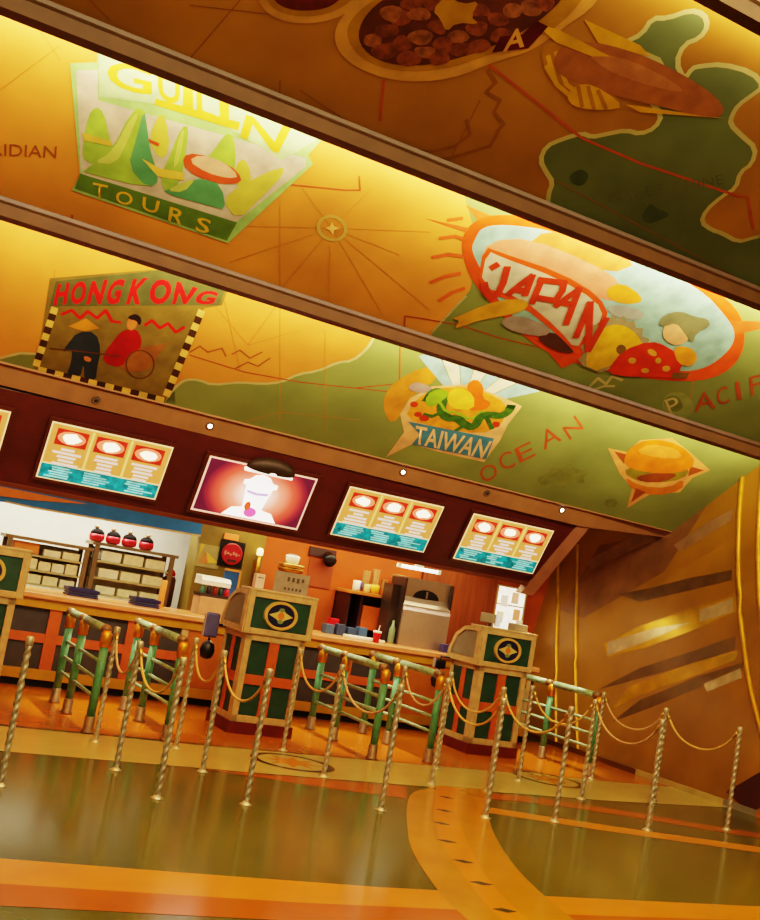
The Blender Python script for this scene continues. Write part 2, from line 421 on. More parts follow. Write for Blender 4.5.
# ---- map painting on the panels (children of each panel: surface pattern)
A3, A2, A1 = Art(P3, B2Y-0.1, 10.465), Art(P2, B1Y-0.1, B2Y-0.02), Art(P1, B0Y-0.2, B1Y-0.02)
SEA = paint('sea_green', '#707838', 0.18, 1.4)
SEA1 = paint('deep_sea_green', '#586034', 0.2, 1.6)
COAST = paint('coast_cream', '#a89a5c', 0.12, 4)
INK = paint('brown_ink', '#8a4a14', 0.15, 9)
INK2 = paint('faint_brown_ink', '#ac6c22', 0.1, 9)
REDINK = paint('red_ink', '#9c481c', 0.15, 9)
# lowest panel
coast3 = [(163,402),(175,387),(186,379),(200,380),(212,385),(240,382),(262,384),(282,382),(298,374),(318,371),(338,362),(352,361),(366,350),(374,338),(380,320)]
A3.poly('sea_area', smooth_line(coast3, 1)+[(420,260),(900,300),(900,640),(160,470)], 0.003, SEA, c3)
A3.line('coastline', smooth_line(coast3, 1), 0.03, 0.004, COAST, c3)
A3.poly('sea_area', [(-60,355),(0,357),(20,352),(40,353),(60,370),(175,392),(175,420),(-60,420)], 0.003, SEA, c3)
A3.line('coastline', [(-60,357),(0,358),(20,353),(40,354)], 0.03, 0.004, COAST, c3)
A3.line('route_line', [[(190,355),(245,372),(300,382),(392,392),(396,400)], [(400,340),(399,410)], [(355,388),(430,380)]], 0.014, 0.005, REDINK, c3)
A3.line('meridian_line', [[(222,290),(240,370)], [(248,345),(210,300)], [(248,345),(280,300)], [(248,345),(300,330)], [(280,300),(280,420)], [(280,412),(180,440)], [(280,412),(360,420)], [(55,270),(45,340)], [(325,330),(325,430)]], 0.006, 0.005, INK2, c3)
A3.line('ink_sketch', [[(190,352),(200,346),(208,352),(222,348),(226,356)],[(232,354),(240,350),(250,358),(262,352)],[(236,368),(248,362),(258,366),(270,358)]], 0.016, 0.006, INK, c3)
for t, q in [('O', [(478,468),(494,462),(499,476),(483,484)]), ('C', [(497,455),(511,450),(516,466),(502,471)]), ('E', [(514,449),(530,441),(536,455),(520,463)]), ('A', [(540,432),(553,425),(562,440),(544,450)]), ('N', [(562,428),(575,415),(584,428),(570,440)])]:
    A3.text('map_lettering', t, q, 0.006, REDINK, c3)
A3.poly('painted_island', [smooth_poly([(535,478),(548,474),(552,466),(562,470),(570,462),(576,470),(592,470),(582,478),(586,484),(570,482),(562,490),(552,482),(543,487)], 1), smooth_poly([(604,500),(616,498),(618,506),(606,508)])], 0.005, paint('dark_olive', '#686c2c'), c3)
# middle panel
coast2 = [(430,345),(433,330),(445,318),(458,304),(470,290),(480,250),(470,215),(460,180)]
A2.poly('sea_area', coast2+[(900,180),(900,600),(430,400)], 0.003, SEA, c2)
A2.line('coastline', [(432,332),(445,318),(456,306),(466,296)], 0.022, 0.005, COAST, c2)
A2.line('route_line', [[(275,183),(345,190),(360,190),(359,176)],[(404,335),(405,316),(420,318),(460,325),(500,338),(560,352)],[(72,215),(76,260)],[(164,250),(166,268)]], 0.014, 0.005, REDINK, c2)
A2.line('meridian_line', [[(280,200),(280,300)],[(330,245),(328,330)],[(332,228),(240,226)],[(332,228),(430,232)],[(332,228),(280,290)],[(332,228),(380,310)],[(332,228),(430,310)],[(332,228),(370,190)],[(332,228),(300,185)],[(332,228),(230,262)],[(332,228),(400,255)],[(0,90),(60,45)],[(40,30),(60,60)],[(700,330),(690,400)]], 0.006, 0.0045, INK2, c2)
A2.line('compass_ring', [ell(332,228,14,11.5,20)+[ell(332,228,14,11.5,20)[0]]], 0.028, 0.006, paint('compass_teal', '#a8883a'), c2)
A2.poly('compass_star', [(332,222),(334,226),(340,228),(334,230),(333,235),(330,230),(325,228),(330,226)], 0.007, paint('compass_cream', '#c89c4c'), c2)
A2.text('map_lettering', 'RIDIAN', [(-8,143),(57,146),(56,158),(-8,155)], 0.006, INK, c2)
for t, q in [('P', [(664,400),(676,396),(682,410),(670,415)]), ('A', [(700,392),(708,391),(716,408),(694,412)]), ('C', [(716,389),(727,385),(730,402),(718,406)]), ('I', [(735,382),(739,381),(742,399),(737,400)]), ('F', [(749,377),(760,374),(762,392),(751,396)])]:
    A2.text('map_lettering', t, q, 0.008, REDINK if t != 'P' else COAST, c2)
A2.poly('painted_globe', [ell(678,406,16,14,20)], 0.004, paint('globe_olive', '#7c8240'), c2)
A2.poly('painted_island', [smooth_poly([(662,400),(672,394),(680,398),(684,408),(676,412),(668,410)])], 0.006, paint('dark_olive', '#686c2c'), c2)
A2.line('ink_sketch', [[(588,388),(598,378),(606,384),(612,376),(622,380)],[(592,390),(604,386),(614,386)]], 0.03, 0.006, COAST, c2)
# topmost panel
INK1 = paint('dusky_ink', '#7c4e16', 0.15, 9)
sea1 = [(547,222),(548,195),(553,182),(546,172),(540,160),(546,146),(562,139),(582,133),(592,137),(606,134),(626,130),(640,134),(655,128),(662,115),(650,100),(656,80),(664,62),(640,52),(625,42),(642,34),(652,18),(668,18),(690,10),(704,14),(708,26),(700,38),(684,44),(676,62),(684,80),(692,68),(700,66),(722,64),(752,72),(764,86),(752,95),(738,105),(732,115),(730,124),(742,136),(756,148),(752,164),(740,172),(736,188),(722,196),(706,210),(701,222),(712,230),(722,233),(738,242),(752,238),(760,236),(1150,330),(1150,480),(547,260)]
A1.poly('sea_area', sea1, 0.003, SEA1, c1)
A1.line('coastline', smooth_line(sea1[:-3], 1), 0.035, 0.004, COAST, c1)
A1.line('route_line', [[(488,64),(582,138),(640,163),(735,195),(748,197),(753,228)],[(384,80),(380,120)]], 0.02, 0.005, REDINK, c1)
A1.line('meridian_line', [[(90,0),(110,20)],[(280,80),(278,170)],[(240,0),(180,70)],[(555,180),(620,215),(760,290)],[(320,20),(190,5)],[(480,100),(440,180)],[(300,90),(360,130)]], 0.008, 0.005, INK1, c1)
A1.line('ink_sketch', [[(488,70),(496,82),(486,92),(500,100),(494,112),(504,124),(496,132)],[(384,140),(400,148),(430,152),(455,146),(470,134),(466,120)],[(400,150),(425,160),(450,158),(490,146),(500,128)]], 0.025, 0.006, INK1, c1)
A1.poly('painted_island', [smooth_poly([(640,218),(650,202),(656,208),(672,214),(660,220),(648,224)]), smooth_poly([(568,176),(580,168),(590,174),(584,186),(572,184)])], 0.006, paint('dark_sea', '#3f4a2a'), c1)
A1.text('map_lettering', 'MER DE CHINE', [(606,192),(722,174),(724,184),(610,202)], 0.006, paint('olive_ink', '#565a34'), c1)

# ================================================================== PAINTED EMBLEMS (one thing each)
def emblem(name, label, px, P):
    o = thing(name, label, 'painted emblem', P.at(*px)); return o
def ch(o, parent):          # parent keeping world placement
    o.parent = parent; o.matrix_parent_inverse = Matrix.Translation(parent.location).inverted(); return o
def E(art, root):
    class W:
        def poly(s, n, p, l, m_):
            if isinstance(p[0][0], (int, float)): p = [p]
            for k, q in enumerate(p): o = ch(art.poly(n, q, l+.0006*(k % 4), m_), root)
            return o
        def line(s, n, p, w, l, m_):
            if isinstance(p[0][0], (int, float)): p = [p]
            for k, q in enumerate(p): o = ch(art.line(n, q, w, l+.0006*(k % 4), m_), root)
            return o
        def text(s, n, t, q, l, m_, **k): return ch(art.text(n, t, q, l, m_, **k), root)
    return W()
# --- GUILIN TOURS
g = emblem('travel_badge', 'green bordered badge lettered GUILIN TOURS with pointed green hills', (190, 150), P2); w = E(A2, g)
BORD = paint('badge_green', '#7fa052'); 
w.poly('border', [(70,63),(97,62),(97,30),(330,130),(308,155),(313,164),(228,243),(72,190),(80,175)], 0.008, BORD)
w.poly('sky', [(76,70),(98,70),(98,100),(306,158),(306,166),(236,222),(81,174)], 0.010, paint('badge_sky', '#aa9a78'))
w.poly('name_band', [(99,38),(325,134),(282,160),(200,110),(99,96)], 0.012, paint('badge_pale_green', '#94a868'))
w.poly('base_band', [(80,173),(237,222),(227,240),(75,188)], 0.012, paint('badge_dark_green', '#4c661c'))
HILL = paint('hill_green', '#7f9a34', 0.3, 4); HILL2 = paint('hill_shadow', '#4c8048', 0.25, 4); HILL3 = paint('hill_yellow', '#a8a038', 0.2, 4)
w.poly('hill', smooth_poly([(82,150),(88,115),(96,106),(104,112),(110,140),(118,160),(100,166),(84,160)], 1), 0.013, HILL)
w.poly('hill', smooth_poly([(84,170),(112,150),(132,110),(144,107),(146,125),(150,150),(160,178),(150,188),(84,172)], 1), 0.015, HILL)
w.poly('hill_shade', smooth_poly([(128,166),(136,140),(144,108),(147,125),(150,150),(160,180),(148,188)], 1), 0.016, HILL2)
w.poly('hill', smooth_poly([(148,140),(158,114),(166,116),(170,150),(160,160)], 1), 0.013, HILL3)
w.poly('hill', smooth_poly([(160,178),(172,150),(182,126),(189,126),(186,150),(180,185),(165,192)], 1), 0.014, HILL)
w.poly('hill', smooth_poly([(196,170),(214,150),(226,132),(234,136),(236,160),(232,178),(205,180)], 1), 0.014, HILL)
w.poly('hill_shade', smooth_poly([(160,192),(176,186),(205,176),(222,186),(226,210),(212,206)], 1), 0.016, HILL2)
w.poly('hill', smooth_poly([(222,200),(240,185),(282,165),(284,174),(262,196),(238,220)], 1), 0.015, HILL3)
w.poly('hill', smooth_poly([(232,175),(240,158),(248,162),(252,182),(240,190)], 1), 0.013, HILL3)
HL = paint('hill_light', '#a0a848', 0.2, 4)
w.poly('hill_light', smooth_poly([(92,162),(112,152),(130,118),(140,110),(128,140),(116,164)], 1), 0.0175, HL)
w.poly('hill_light', smooth_poly([(172,170),(180,132),(185,128),(180,160)], 1), 0.0175, HL)
w.poly('hill_light', smooth_poly([(166,190),(182,182),(196,178),(184,192)], 1), 0.0175, HL)
w.poly('mist_band', [(82,132),(110,140),(112,146),(84,140)], 0.017, paint('mist_yellow', '#b89a38'))
w.poly('mist_band', [(142,158),(160,168),(184,172),(184,180),(158,176)], 0.017, paint('mist_yellow', '#b89a38'))
w.poly('sampan', smooth_poly([(182,156),(196,152),(230,164),(243,178),(236,184),(212,182),(186,170)], 1), 0.018, paint('boat_red', '#b8481c'))
w.poly('sampan_cover', smooth_poly([(188,160),(200,154),(222,160),(240,176),(228,178),(206,172)], 1), 0.019, paint('boat_cream', '#c09a6c'))
w.poly('sampan', [(148,138),(160,143),(158,146),(150,142)], 0.018, paint('boat_red', '#b8481c'))
YEL = paint('badge_yellow', '#b8941e')
for t, q in [('G', [(106,58),(152,68),(152,96),(108,86)]), ('U', [(158,66),(180,74),(180,106),(158,98)]), ('I', [(183,78),(193,82),(193,110),(183,106)]), ('L', [(196,84),(214,90),(216,120),(197,113)]), ('I', [(219,92),(229,96),(229,124),(220,121)]), ('N', [(246,114),(292,126),(278,153),(240,136)])]:
    w.text('lettering', t, q, 0.016, YEL, bold=0.02)
w.poly('underline', [(156,98),(240,122),(238,130),(154,104)], 0.015, YEL)
for t, q in [('T', [(93,182),(108,185),(104,199),(95,196)]), ('O', [(117,189),(134,194),(131,206),(115,202)]), ('U', [(143,196),(160,201),(157,214),(142,209)]), ('R', [(170,206),(187,211),(181,225),(168,220)]), ('S', [(198,216),(212,220),(208,234),(195,230)])]:
    w.text('lettering', t, q, 0.016, YEL, bold=0.01)
# --- HONG KONG
g = emblem('travel_badge', 'checkered border poster lettered HONG KONG in red with a rickshaw', (120, 340), P3); w = E(A3, g)
w.poly('backing', [(50,278),(170,268),(230,284),(222,305),(204,308),(164,404),(34,368),(40,345)], 0.007, paint('poster_olive', '#6e5a20'))
w.poly('name_band', [(56,281),(160,270),(226,288),(219,305),(50,306)], 0.009, paint('poster_dark_green', '#4c4c22'))
RD = paint('poster_red', '#c01610')
for t, q in [('H', [(58,284),(70,282),(66,304),(53,305)]), ('O', [(73,282),(88,280),(84,304),(69,304)]), ('N', [(92,281),(108,279),(101,304),(86,304)]), ('G', [(111,280),(126,278),(118,304),(104,304)]), ('K', [(133,279),(150,277),(140,304),(126,304)]), ('O', [(152,278),(174,280),(168,304),(148,304)]), ('N', [(177,281),(198,288),(186,304),(172,304)]), ('G', [(201,289),(219,292),(213,304),(192,304)])]:
    w.text('lettering', t, q, 0.012, RD, bold=0.042)
w.line('script_line', [[(62,314),(72,310),(80,318),(88,311),(97,318),(106,310),(112,321),(120,322)], [(145,325),(152,320),(160,328),(168,323),(176,332),(184,327)]], 0.03, 0.011, RD)
CK_Y, CK_B = paint('check_cream', '#d0a84a'), paint('check_dark', '#3c2408')
def checks(a, b, n, wd):
    for par, m_, nm in ((0, CK_Y, 'cream_check'), (1, CK_B, 'dark_check')):
        ps = []
        for i in range(n):
            if i % 2 != par: continue
            t0, t1 = i/n, (i+1)/n
            p = [(a[0]+(b[0]-a[0])*t, a[1]+(b[1]-a[1])*t) for t in (t0, t1)]
            d = Vector((b[0]-a[0], b[1]-a[1])).normalized(); q = Vector((-d.y, d.x))*wd
            ps.append([(p[0][0]+q.x, p[0][1]+q.y), (p[1][0]+q.x, p[1][1]+q.y), (p[1][0]-q.x, p[1][1]-q.y), (p[0][0]-q.x, p[0][1]-q.y)])
        w.poly(nm, ps, 0.011, m_)
checks((55,307), (36,366), 9, 3.6); checks((38,369), (164,400), 15, 3.0); checks((202,310), (166,396), 13, 3.6)
w.poly('straw_hat', [(68,326),(86,318),(100,328),(84,331)], 0.013, paint('straw', '#b8741c'))
w.poly('runner_figure', smooth_poly([(78,331),(96,332),(101,350),(97,368),(96,380),(84,380),(84,362),(80,378),(66,376),(72,360),(72,348),(62,352),(66,346)], 1), 0.012, paint('indigo', '#242c2c'))
w.poly('runner_hands', smooth_poly([(84,355),(92,358),(90,362),(84,360)], 1), 0.014, paint('skin', '#b86c2c'))
w.poly('passenger_robe', smooth_poly([(122,330),(136,328),(142,338),(140,350),(128,354),(122,368),(102,362),(106,350),(114,340)], 1), 0.013, paint('robe_red', '#94140c'))
w.poly('passenger_head', ell(132,323,5,7,15), 0.014, paint('skin', '#b86c2c'))
w.poly('passenger_hair', smooth_poly([(128,316),(136,313),(142,318),(140,326),(136,320),(129,319)], 1), 0.015, paint('hair_black', '#241408'))
w.poly('rickshaw', smooth_poly([(118,364),(126,352),(144,346),(164,344),(170,340),(160,352),(152,366),(140,372),(122,370)], 1), 0.0125, paint('rickshaw_brown', '#84501c'))
w.line('rickshaw_wheel', [ell(140,364,14,14,0)+[ell(140,364,14,14,0)[0]], [(50,348),(90,352),(120,356)]], 0.015, 0.015, paint('wheel_brown', '#5a340c'))
# --- JAPAN
g = emblem('travel_badge', 'red oval badge lettered JAPAN with a yellow fan and koi fish', (600, 300), P2); w = E(A2, g)
OV = paint('oval_red', '#c8480c')
def oval(d): return smooth_poly([(463-d,250),(466-d,232-d),(482,218-d),(510,216-d),(560,224-d),(640,250-d),(700,280-d),(736+d,310-d),(744+d,334),(738+d,358+d),(715+d,376+d),(680,380+d),(630,374+d),(570,360+d),(535,344+d),(500,312+d),(474-d,280+d)], 2)
w.poly('rim', oval(2), 0.008, OV)
w.poly('field', oval(-8), 0.010, paint('oval_blue', '#7c9c80'))
w.poly('rays', [[(466,205),(492,238),(520,228)],[(425,218),(470,228),(466,232)],[(722,320),(790,322),(728,336)]], 0.0075, paint('ray_red', '#c4541c'))
w.line('ray_strokes', [[(440,238),(455,236),(464,239)],[(433,257),(448,254),(462,256)],[(431,282),(445,276),(460,273)],[(440,300),(452,292),(464,288)],[(448,220),(462,218)]], 0.035, 0.008, paint('ray_red', '#c4541c'))
PINK = paint('blossom_pink', '#c87c50', 0.2, 6)
w.poly('blossom_cloud', smooth_poly([(478,262),(490,240),(530,238),(590,262),(622,282),(618,302),(590,296),(540,268),(500,256)], 1), 0.012, PINK)
w.poly('mountain', smooth_poly([(520,250),(548,228),(590,238),(640,262),(610,274),(560,256)], 1), 0.0115, paint('ray_orange', '#c8742c'))
w.poly('ribbon_edge', smooth_poly([(476,288),(484,246),(500,252),(560,272),(600,296),(610,318),(590,334),(580,360),(560,336),(520,304)], 1), 0.014, OV)
w.poly('ribbon', smooth_poly([(480,286),(487,250),(502,257),(556,277),(596,300),(604,318),(586,332),(576,350),(558,328),(522,298)], 1), 0.015, paint('ribbon_cream', '#b0a47c'))
JR = paint('letter_red', '#b0340c')
for ln in ([(507,267),(503,282),(498,293),(491,297),(486,291),(484,283)], [(492,267),(497,264)], [(509,293),(520,284),(532,275),(525,294)], [(513,289),(527,290)], [(541,280),(532,302)], [(539,279),(564,282),(562,290),(555,300),(538,297)], [(556,305),(568,296),(579,288),(573,304),(566,323)], [(562,302),(574,304)], [(576,336),(590,302),(588,350),(606,318)]):
    w.line('letter_stroke', ln, 0.062, 0.0262, JR)
w.poly('koi', smooth_poly([(452,318),(462,314),(480,306),(500,300),(522,298),(530,304),(520,312),(500,316),(478,320),(462,326),(454,328),(460,320)], 1), 0.019, paint('koi_gold', '#b8841c'))
w.poly('fish', smooth_poly([(500,320),(516,314),(540,322),(552,330),(544,336),(524,334),(506,328)], 1), 0.0185, paint('fish_grey', '#8c7c64'))
w.poly('dark_wave', smooth_poly([(534,336),(552,330),(566,342),(576,354),(552,350)], 1), 0.0183, paint('wave_dark', '#4c2c14'))
w.poly('pennant', [(548,352),(575,362),(562,368)], 0.009, OV)
FAN = (616, 352)
w.poly('fan_edge', [(FAN[0]+(38 if k % 2 else 33)*math.cos(math.radians(175+k*8.2)), FAN[1]+10+(48 if k % 2 else 43)*math.sin(math.radians(175+k*8.2))) for k in range(22)]+[(600,372)], 0.019, paint('fan_grey', '#8a7c50'))
w.poly('fan', [(FAN[0]+30*math.cos(math.radians(175+k*9)), FAN[1]+10+38*math.sin(math.radians(175+k*9))) for k in range(20)]+[(596,370)], 0.020, paint('fan_yellow', '#c8981c'))
w.poly('fan_rivet', ell(621,349,5,5), 0.021, paint('fan_dark', '#6a4c14'))
w.poly('kimono', smooth_poly([(606,372),(622,350),(650,340),(668,346),(684,360),(676,378),(650,376),(625,376)], 1), 0.022, paint('kimono_red', '#b83008'))
w.poly('kimono_pattern', [ell(632,360,4,3), ell(652,352,5,3,30), ell(666,368,4,3), ell(645,370,4,2.5), ell(658,360,3,3)], 0.023, paint('kimono_cream', '#b88428'))
w.poly('sash', smooth_poly([(672,346),(690,346),(698,356),(692,366),(678,364)], 1), 0.023, paint('sash_orange', '#c8801c'))
w.poly('face', smooth_poly([(662,328),(672,318),(686,324),(690,338),(678,346),(664,340)], 1), 0.0225, paint('face_cream', '#c4945c'))
w.poly('hair', smooth_poly([(658,324),(664,314),(680,310),(694,316),(708,318),(710,326),(696,332),(692,344),(684,332),(676,322),(664,326)], 1), 0.024, paint('hair_olive', '#6c6a40'))
w.poly('crane_hat', smooth_poly([(606,288),(622,282),(640,294),(642,302),(624,304),(608,298)], 1), 0.016, paint('sash_orange', '#c8801c'))
w.poly('grey_cloud', smooth_poly([(604,306),(622,304),(646,312),(640,320),(616,318)], 1), 0.0165, paint('cloud_grey', '#8c8c74'))
w.poly('dark_shoe', [(672,372),(690,372),(686,378),(672,378)], 0.024, paint('fan_dark', '#6a4c14'))
# --- TAIWAN
g = emblem('travel_badge', 'small badge lettered TAIWAN with a green dragon and blue rays', (460, 405), P3); w = E(A3, g)
w.poly('land_shape', smooth_poly([(388,422),(382,402),(390,386),(404,376),(420,368),(440,366),(436,380),(420,390),(406,402),(398,420)], 1), 0.006, paint('land_orange', '#b0701c'))
for i in range(7):
    a0 = 237+i*15.5; c = (462, 408)
    p = [c] + [(c[0]+80*math.cos(math.radians(a)), c[1]+62*math.sin(math.radians(a))) for a in (a0, a0+14.5)]
    w.poly('blue_ray' if i % 2 == 0 else 'white_ray', p, 0.007+0.0002*i, paint('ray_blue', '#7c9c84') if i % 2 == 0 else paint('ray_white', '#c0b488'))
w.poly('outline', [(386,457),(404,432),(400,414),(410,398),(432,386),(470,384),(500,396),(518,404),(522,406),(508,424),(500,440),(484,462),(440,452),(412,444)], 0.009, paint('outline_tan', '#c49458'))
w.poly('scene_field', smooth_poly([(404,418),(414,400),(436,388),(470,386),(500,398),(508,410),(500,426),(480,434),(440,428)], 1), 0.011, paint('field_amber', '#c47c1c', 0.3, 9))
w.poly('sun_orange', smooth_poly([(466,410),(470,396),(466,384),(476,378),(484,386),(482,398),(492,402),(486,410)], 1), 0.0128, paint('sun_orange', '#d0560c'))
w.poly('temple_yellow', smooth_poly([(446,394),(458,386),(474,394),(474,410),(450,408)], 1), 0.013, paint('temple_yellow', '#c8a024'))
w.line('dragon_body', smooth_line([(427,400),(434,390),(446,394),(440,408),(446,418),(458,418),(464,424),(474,428),(480,416),(490,414),(500,416),(508,412),(511,406)], 2), 0.10, 0.014, paint('dragon_green', '#34560e', 0.4, 14))
w.line('dragon_leg', [[(442,412),(432,416),(424,414)],[(466,424),(456,430)],[(486,416),(492,428)]], 0.05, 0.0142, paint('dragon_green', '#34560e'))
w.line('dragon_crest', smooth_line([(432,392),(440,402),(446,412),(458,412),(470,420),(484,410)], 1), 0.03, 0.0152, paint('dragon_light', '#74941c'))
w.poly('dragon_head', smooth_poly([(424,400),(432,390),(444,388),(450,394),(440,402),(430,408)], 1), 0.016, paint('dragon_light', '#74941c'))
w.poly('red_flames', [ell(414,404,4,3), ell(418,414,4,2.5), ell(424,418,5,3), ell(496,424,4,3)], 0.013, paint('flame_red', '#a8300c'))
w.poly('fish', smooth_poly([(408,386),(416,381),(430,386),(434,391),(420,393),(410,390)], 1), 0.013, paint('fish_mauve', '#947c64'))
w.poly('name_band', [(408,421),(494,438),(486,459),(412,444),(420,434)], 0.016, paint('band_blue', '#3c6a6c'))
w.text('lettering', 'TAIWAN', [(416,425),(492,441),(482,458),(414,443)], 0.019, paint('letter_sand', '#d0a468'), bold=0.015)
# --- BURGER
g = emblem('food_cutout', 'orange star badge of a burger on the lowest panel by the bronze wall', (655, 470), P3); w = E(A3, g)
w.poly('star_backing', [(608,448),(628,452),(640,440),(672,438),(690,452),(710,470),(692,478),(680,492),(650,494),(627,508),(632,488),(620,474)], 0.006, paint('star_tan', '#c88a44'))
w.poly('star_points', [[(614,451),(626,454),(624,464)],[(704,470),(690,466),(688,476)],[(631,502),(636,488),(646,492)]], 0.008, paint('star_brown', '#8c4410'))
w.poly('bottom_bun', smooth_poly([(624,476),(640,486),(668,488),(684,478),(682,490),(656,496),(632,490)], 1), 0.009, paint('bun_shadow', '#b06010'))
w.poly('lettuce', smooth_poly([(622,472),(636,464),(660,470),(686,466),(690,474),(672,482),(640,482)], 1), 0.010, paint('lettuce', '#7c6c14'))
w.poly('patty', smooth_poly([(634,476),(660,472),(680,474),(664,482),(642,482)], 1), 0.011, paint('patty', '#7c3c0c'))
w.poly('top_bun', smooth_poly([(622,462),(630,446),(652,438),(680,444),(696,460),(690,470),(664,474),(634,470)], 2), 0.012, paint('bun_orange', '#cc6c0c', 0.2, 6))
w.poly('bun_highlight', smooth_poly([(634,452),(650,443),(676,448),(684,458),(660,458)], 1), 0.0135, paint('bun_light', '#d8842c'))
# --- STEW BADGE (topmost panel)
g = emblem('food_cutout', 'cream rimmed badge of dark meat stew at the top edge of the frame', (440, 20), P1); w = E(A1, g)
RIM = paint('rim_cream', '#b07c34'); RIMG = paint('rim_gold', '#94660c'); STEW = paint('stew_dark', '#4c2408', 0.3, 6)
w.poly('rim', smooth_poly([(334,30),(345,12),(372,-6),(420,-60),(540,-70),(620,-40),(598,4),(560,30),(530,52),(498,60),(450,80),(395,82),(352,66),(336,48)], 2), 0.008, RIM)
w.poly('gold_band', smooth_poly([(344,32),(356,12),(382,-6),(425,-50),(540,-58),(600,-30),(570,18),(530,42),(490,54),(445,70),(395,72),(358,58)], 2), 0.010, RIMG)
w.poly('stew', smooth_poly([(356,34),(368,10),(396,-10),(430,-40),(530,-46),(576,-20),(548,16),(500,44),(440,64),(395,66),(366,54)], 2), 0.012, STEW)
MT, MT2 = paint('meat_brown', '#6c3814', 0.45, 16), paint('meat_light', '#7c4a20', 0.45, 16)
rnd = random.Random(3)
chunks = [(372,40),(386,30),(402,18),(420,14),(384,50),(402,44),(420,36),(438,26),(408,58),(426,52),(444,44),(440,58),(458,36),(462,50),(478,46),(392,12),(412,4),(432,2),(452,12),(478,10),(498,20),(512,10),(478,28),(500,36),(530,8),(545,4)]
for i, (x, y) in enumerate(chunks):
    p = smooth_poly([(x+rnd.uniform(9, 16)*math.cos(2*PI*k/6+.3*i), y+rnd.uniform(6, 11)*math.sin(2*PI*k/6+.3*i)) for k in range(6)], 1)
    w.poly('meat_chunk', p, 0.0135+0.0008*(i % 4), MT if i % 3 else MT2)
w.poly('corn_star', smooth_poly([(432,10),(446,-6),(462,4),(480,0),(470,16),(480,24),(456,22),(446,32),(440,18)], 1), 0.018, RIMG)
w.poly('banner', [(492,52),(500,36),(522,34),(536,20),(548,26),(528,48)], 0.017, paint('banner_maroon', '#4c0c0c'))
w.text('lettering', 'A', [(508,30),(526,26),(524,46),(502,52)], 0.019, RIM, bold=0.02)
g = emblem('food_cutout', 'cream rimmed dark badge cut off at the top edge, left of the stew badge', (308, 4), P1); w = E(A1, g)
w.poly('rim', smooth_poly([(250,-30),(258,2),(270,16),(295,24),(325,22),(350,12),(372,-6),(380,-40)], 2), 0.007, RIM)
w.poly('gold_band', smooth_poly([(262,-30),(266,0),(276,11),(298,17),(325,15),(345,6),(362,-10),(368,-40)], 2), 0.0085, RIMG)
w.poly('stew', smooth_poly([(270,-30),(272,-2),(282,7),(300,11),(325,9),(340,0),(350,-14),(352,-40)], 2), 0.010, paint('stew_red', '#581c08', 0.3, 8))
# --- SAUSAGE PLANE
g = emblem('food_cutout', 'big brown sausage with yellow wings beside the green map island', (630, 75), P1); w = E(A1, g)
WR, WR2 = paint('wrapper_yellow', '#b88414', 0.2, 5), paint('wrapper_ochre', '#946210', 0.2, 5)
w.poly('tail_wing', [(584,19),(640,45),(650,56),(600,46)], 0.008, WR)
w.poly('wrapper', smooth_poly([(540,46),(556,40),(575,44),(582,60),(600,84),(625,104),(600,108),(572,102),(556,88),(544,72)], 1), 0.009, WR2)
w.line('wrapper_fold', [[(548,56),(556,84),(574,98)],[(556,52),(566,84),(590,102)],[(546,66),(558,86)]], 0.03, 0.0105, WR)
w.poly('sausage', smooth_poly([(553,60),(560,46),(584,40),(620,47),(660,62),(700,84),(724,104),(722,117),(700,116),(660,106),(620,97),(580,84),(558,74)], 2), 0.012, paint('sausage_brown', '#8c5424', 0.2, 7))
w.poly('sausage_highlight', smooth_poly([(585,52),(620,56),(662,74),(690,94),(650,86),(605,70)], 2), 0.0135, paint('sausage_light', '#9c6232', 0.2, 7))
w.poly('upper_wing', [(534,22),(560,30),(610,56),(592,56),(556,42)], 0.015, WR)
w.poly('lower_wing', smooth_poly([(568,90),(584,82),(604,90),(624,106),(606,110),(580,108),(568,102)], 1), 0.015, WR)
w.line('wing_stripe', [[(578,86),(582,106)],[(588,86),(594,108)],[(598,90),(606,108)]], 0.025, 0.0165, WR2)
w.poly('propeller_tail', [(625,104),(725,118),(640,112)], 0.011, WR)

# ================================================================== FASCIA + MENU SCREENS
KF = 1.8                                     # leans towards the room at the top
FZ = lambda Y: 2.66-(Y-10.6)*KF
FP = Plane((0, KF, 1), 2.66+10.6*KF, (0, -KF, -1))
bm = bmesh.new()
def fpt(x, z, off=0.0):
    Y = 10.6+(2.66-z)/KF
    return Vector((x, Y, z)) + FP.out*off
q = [fpt(XL, 2.74), fpt(7.88, 2.74), fpt(7.62, 1.90), fpt(XL, 1.90)]
bk = [p+Vector((0, 0.12, 0)) for p in q]
a = [bm.verts.new(p) for p in q]; b = [bm.verts.new(p) for p in bk]
bm.faces.new(a); bm.faces.new(b[::-1])
for i in range(4): bm.faces.new((a[i], a[(i+1) % 4], b[(i+1) % 4], b[i]))
fas = link('wall_fascia', bm, MAROON); setp(fas, kind='structure')
def fbar(name, x0, x1, z0, z1, off, thick, m_, parent=None):
    """a bar lying on the leaning fascia"""
    bm = bmesh.new()
    lo = [bm.verts.new(fpt(x, z, off)) for x, z in ((x0,z0),(x1,z0),(x1,z1),(x0,z1))]
    hi = [bm.verts.new(fpt(x, z, off+thick)) for x, z in ((x0,z0),(x1,z0),(x1,z1),(x0,z1))]
    bm.faces.new(lo[::-1]); bm.faces.new(hi)
    for i in range(4): bm.faces.new((lo[i], lo[(i+1) % 4], hi[(i+1) % 4], hi[i]))
    return link(name, bm, m_, parent)
o = fbar('trim_70', XL, 7.6, 1.895, 1.93, 0.002, 0.02, mat('fascia_edge', '#5c2c10', 0.45)); setp(o, kind='structure')
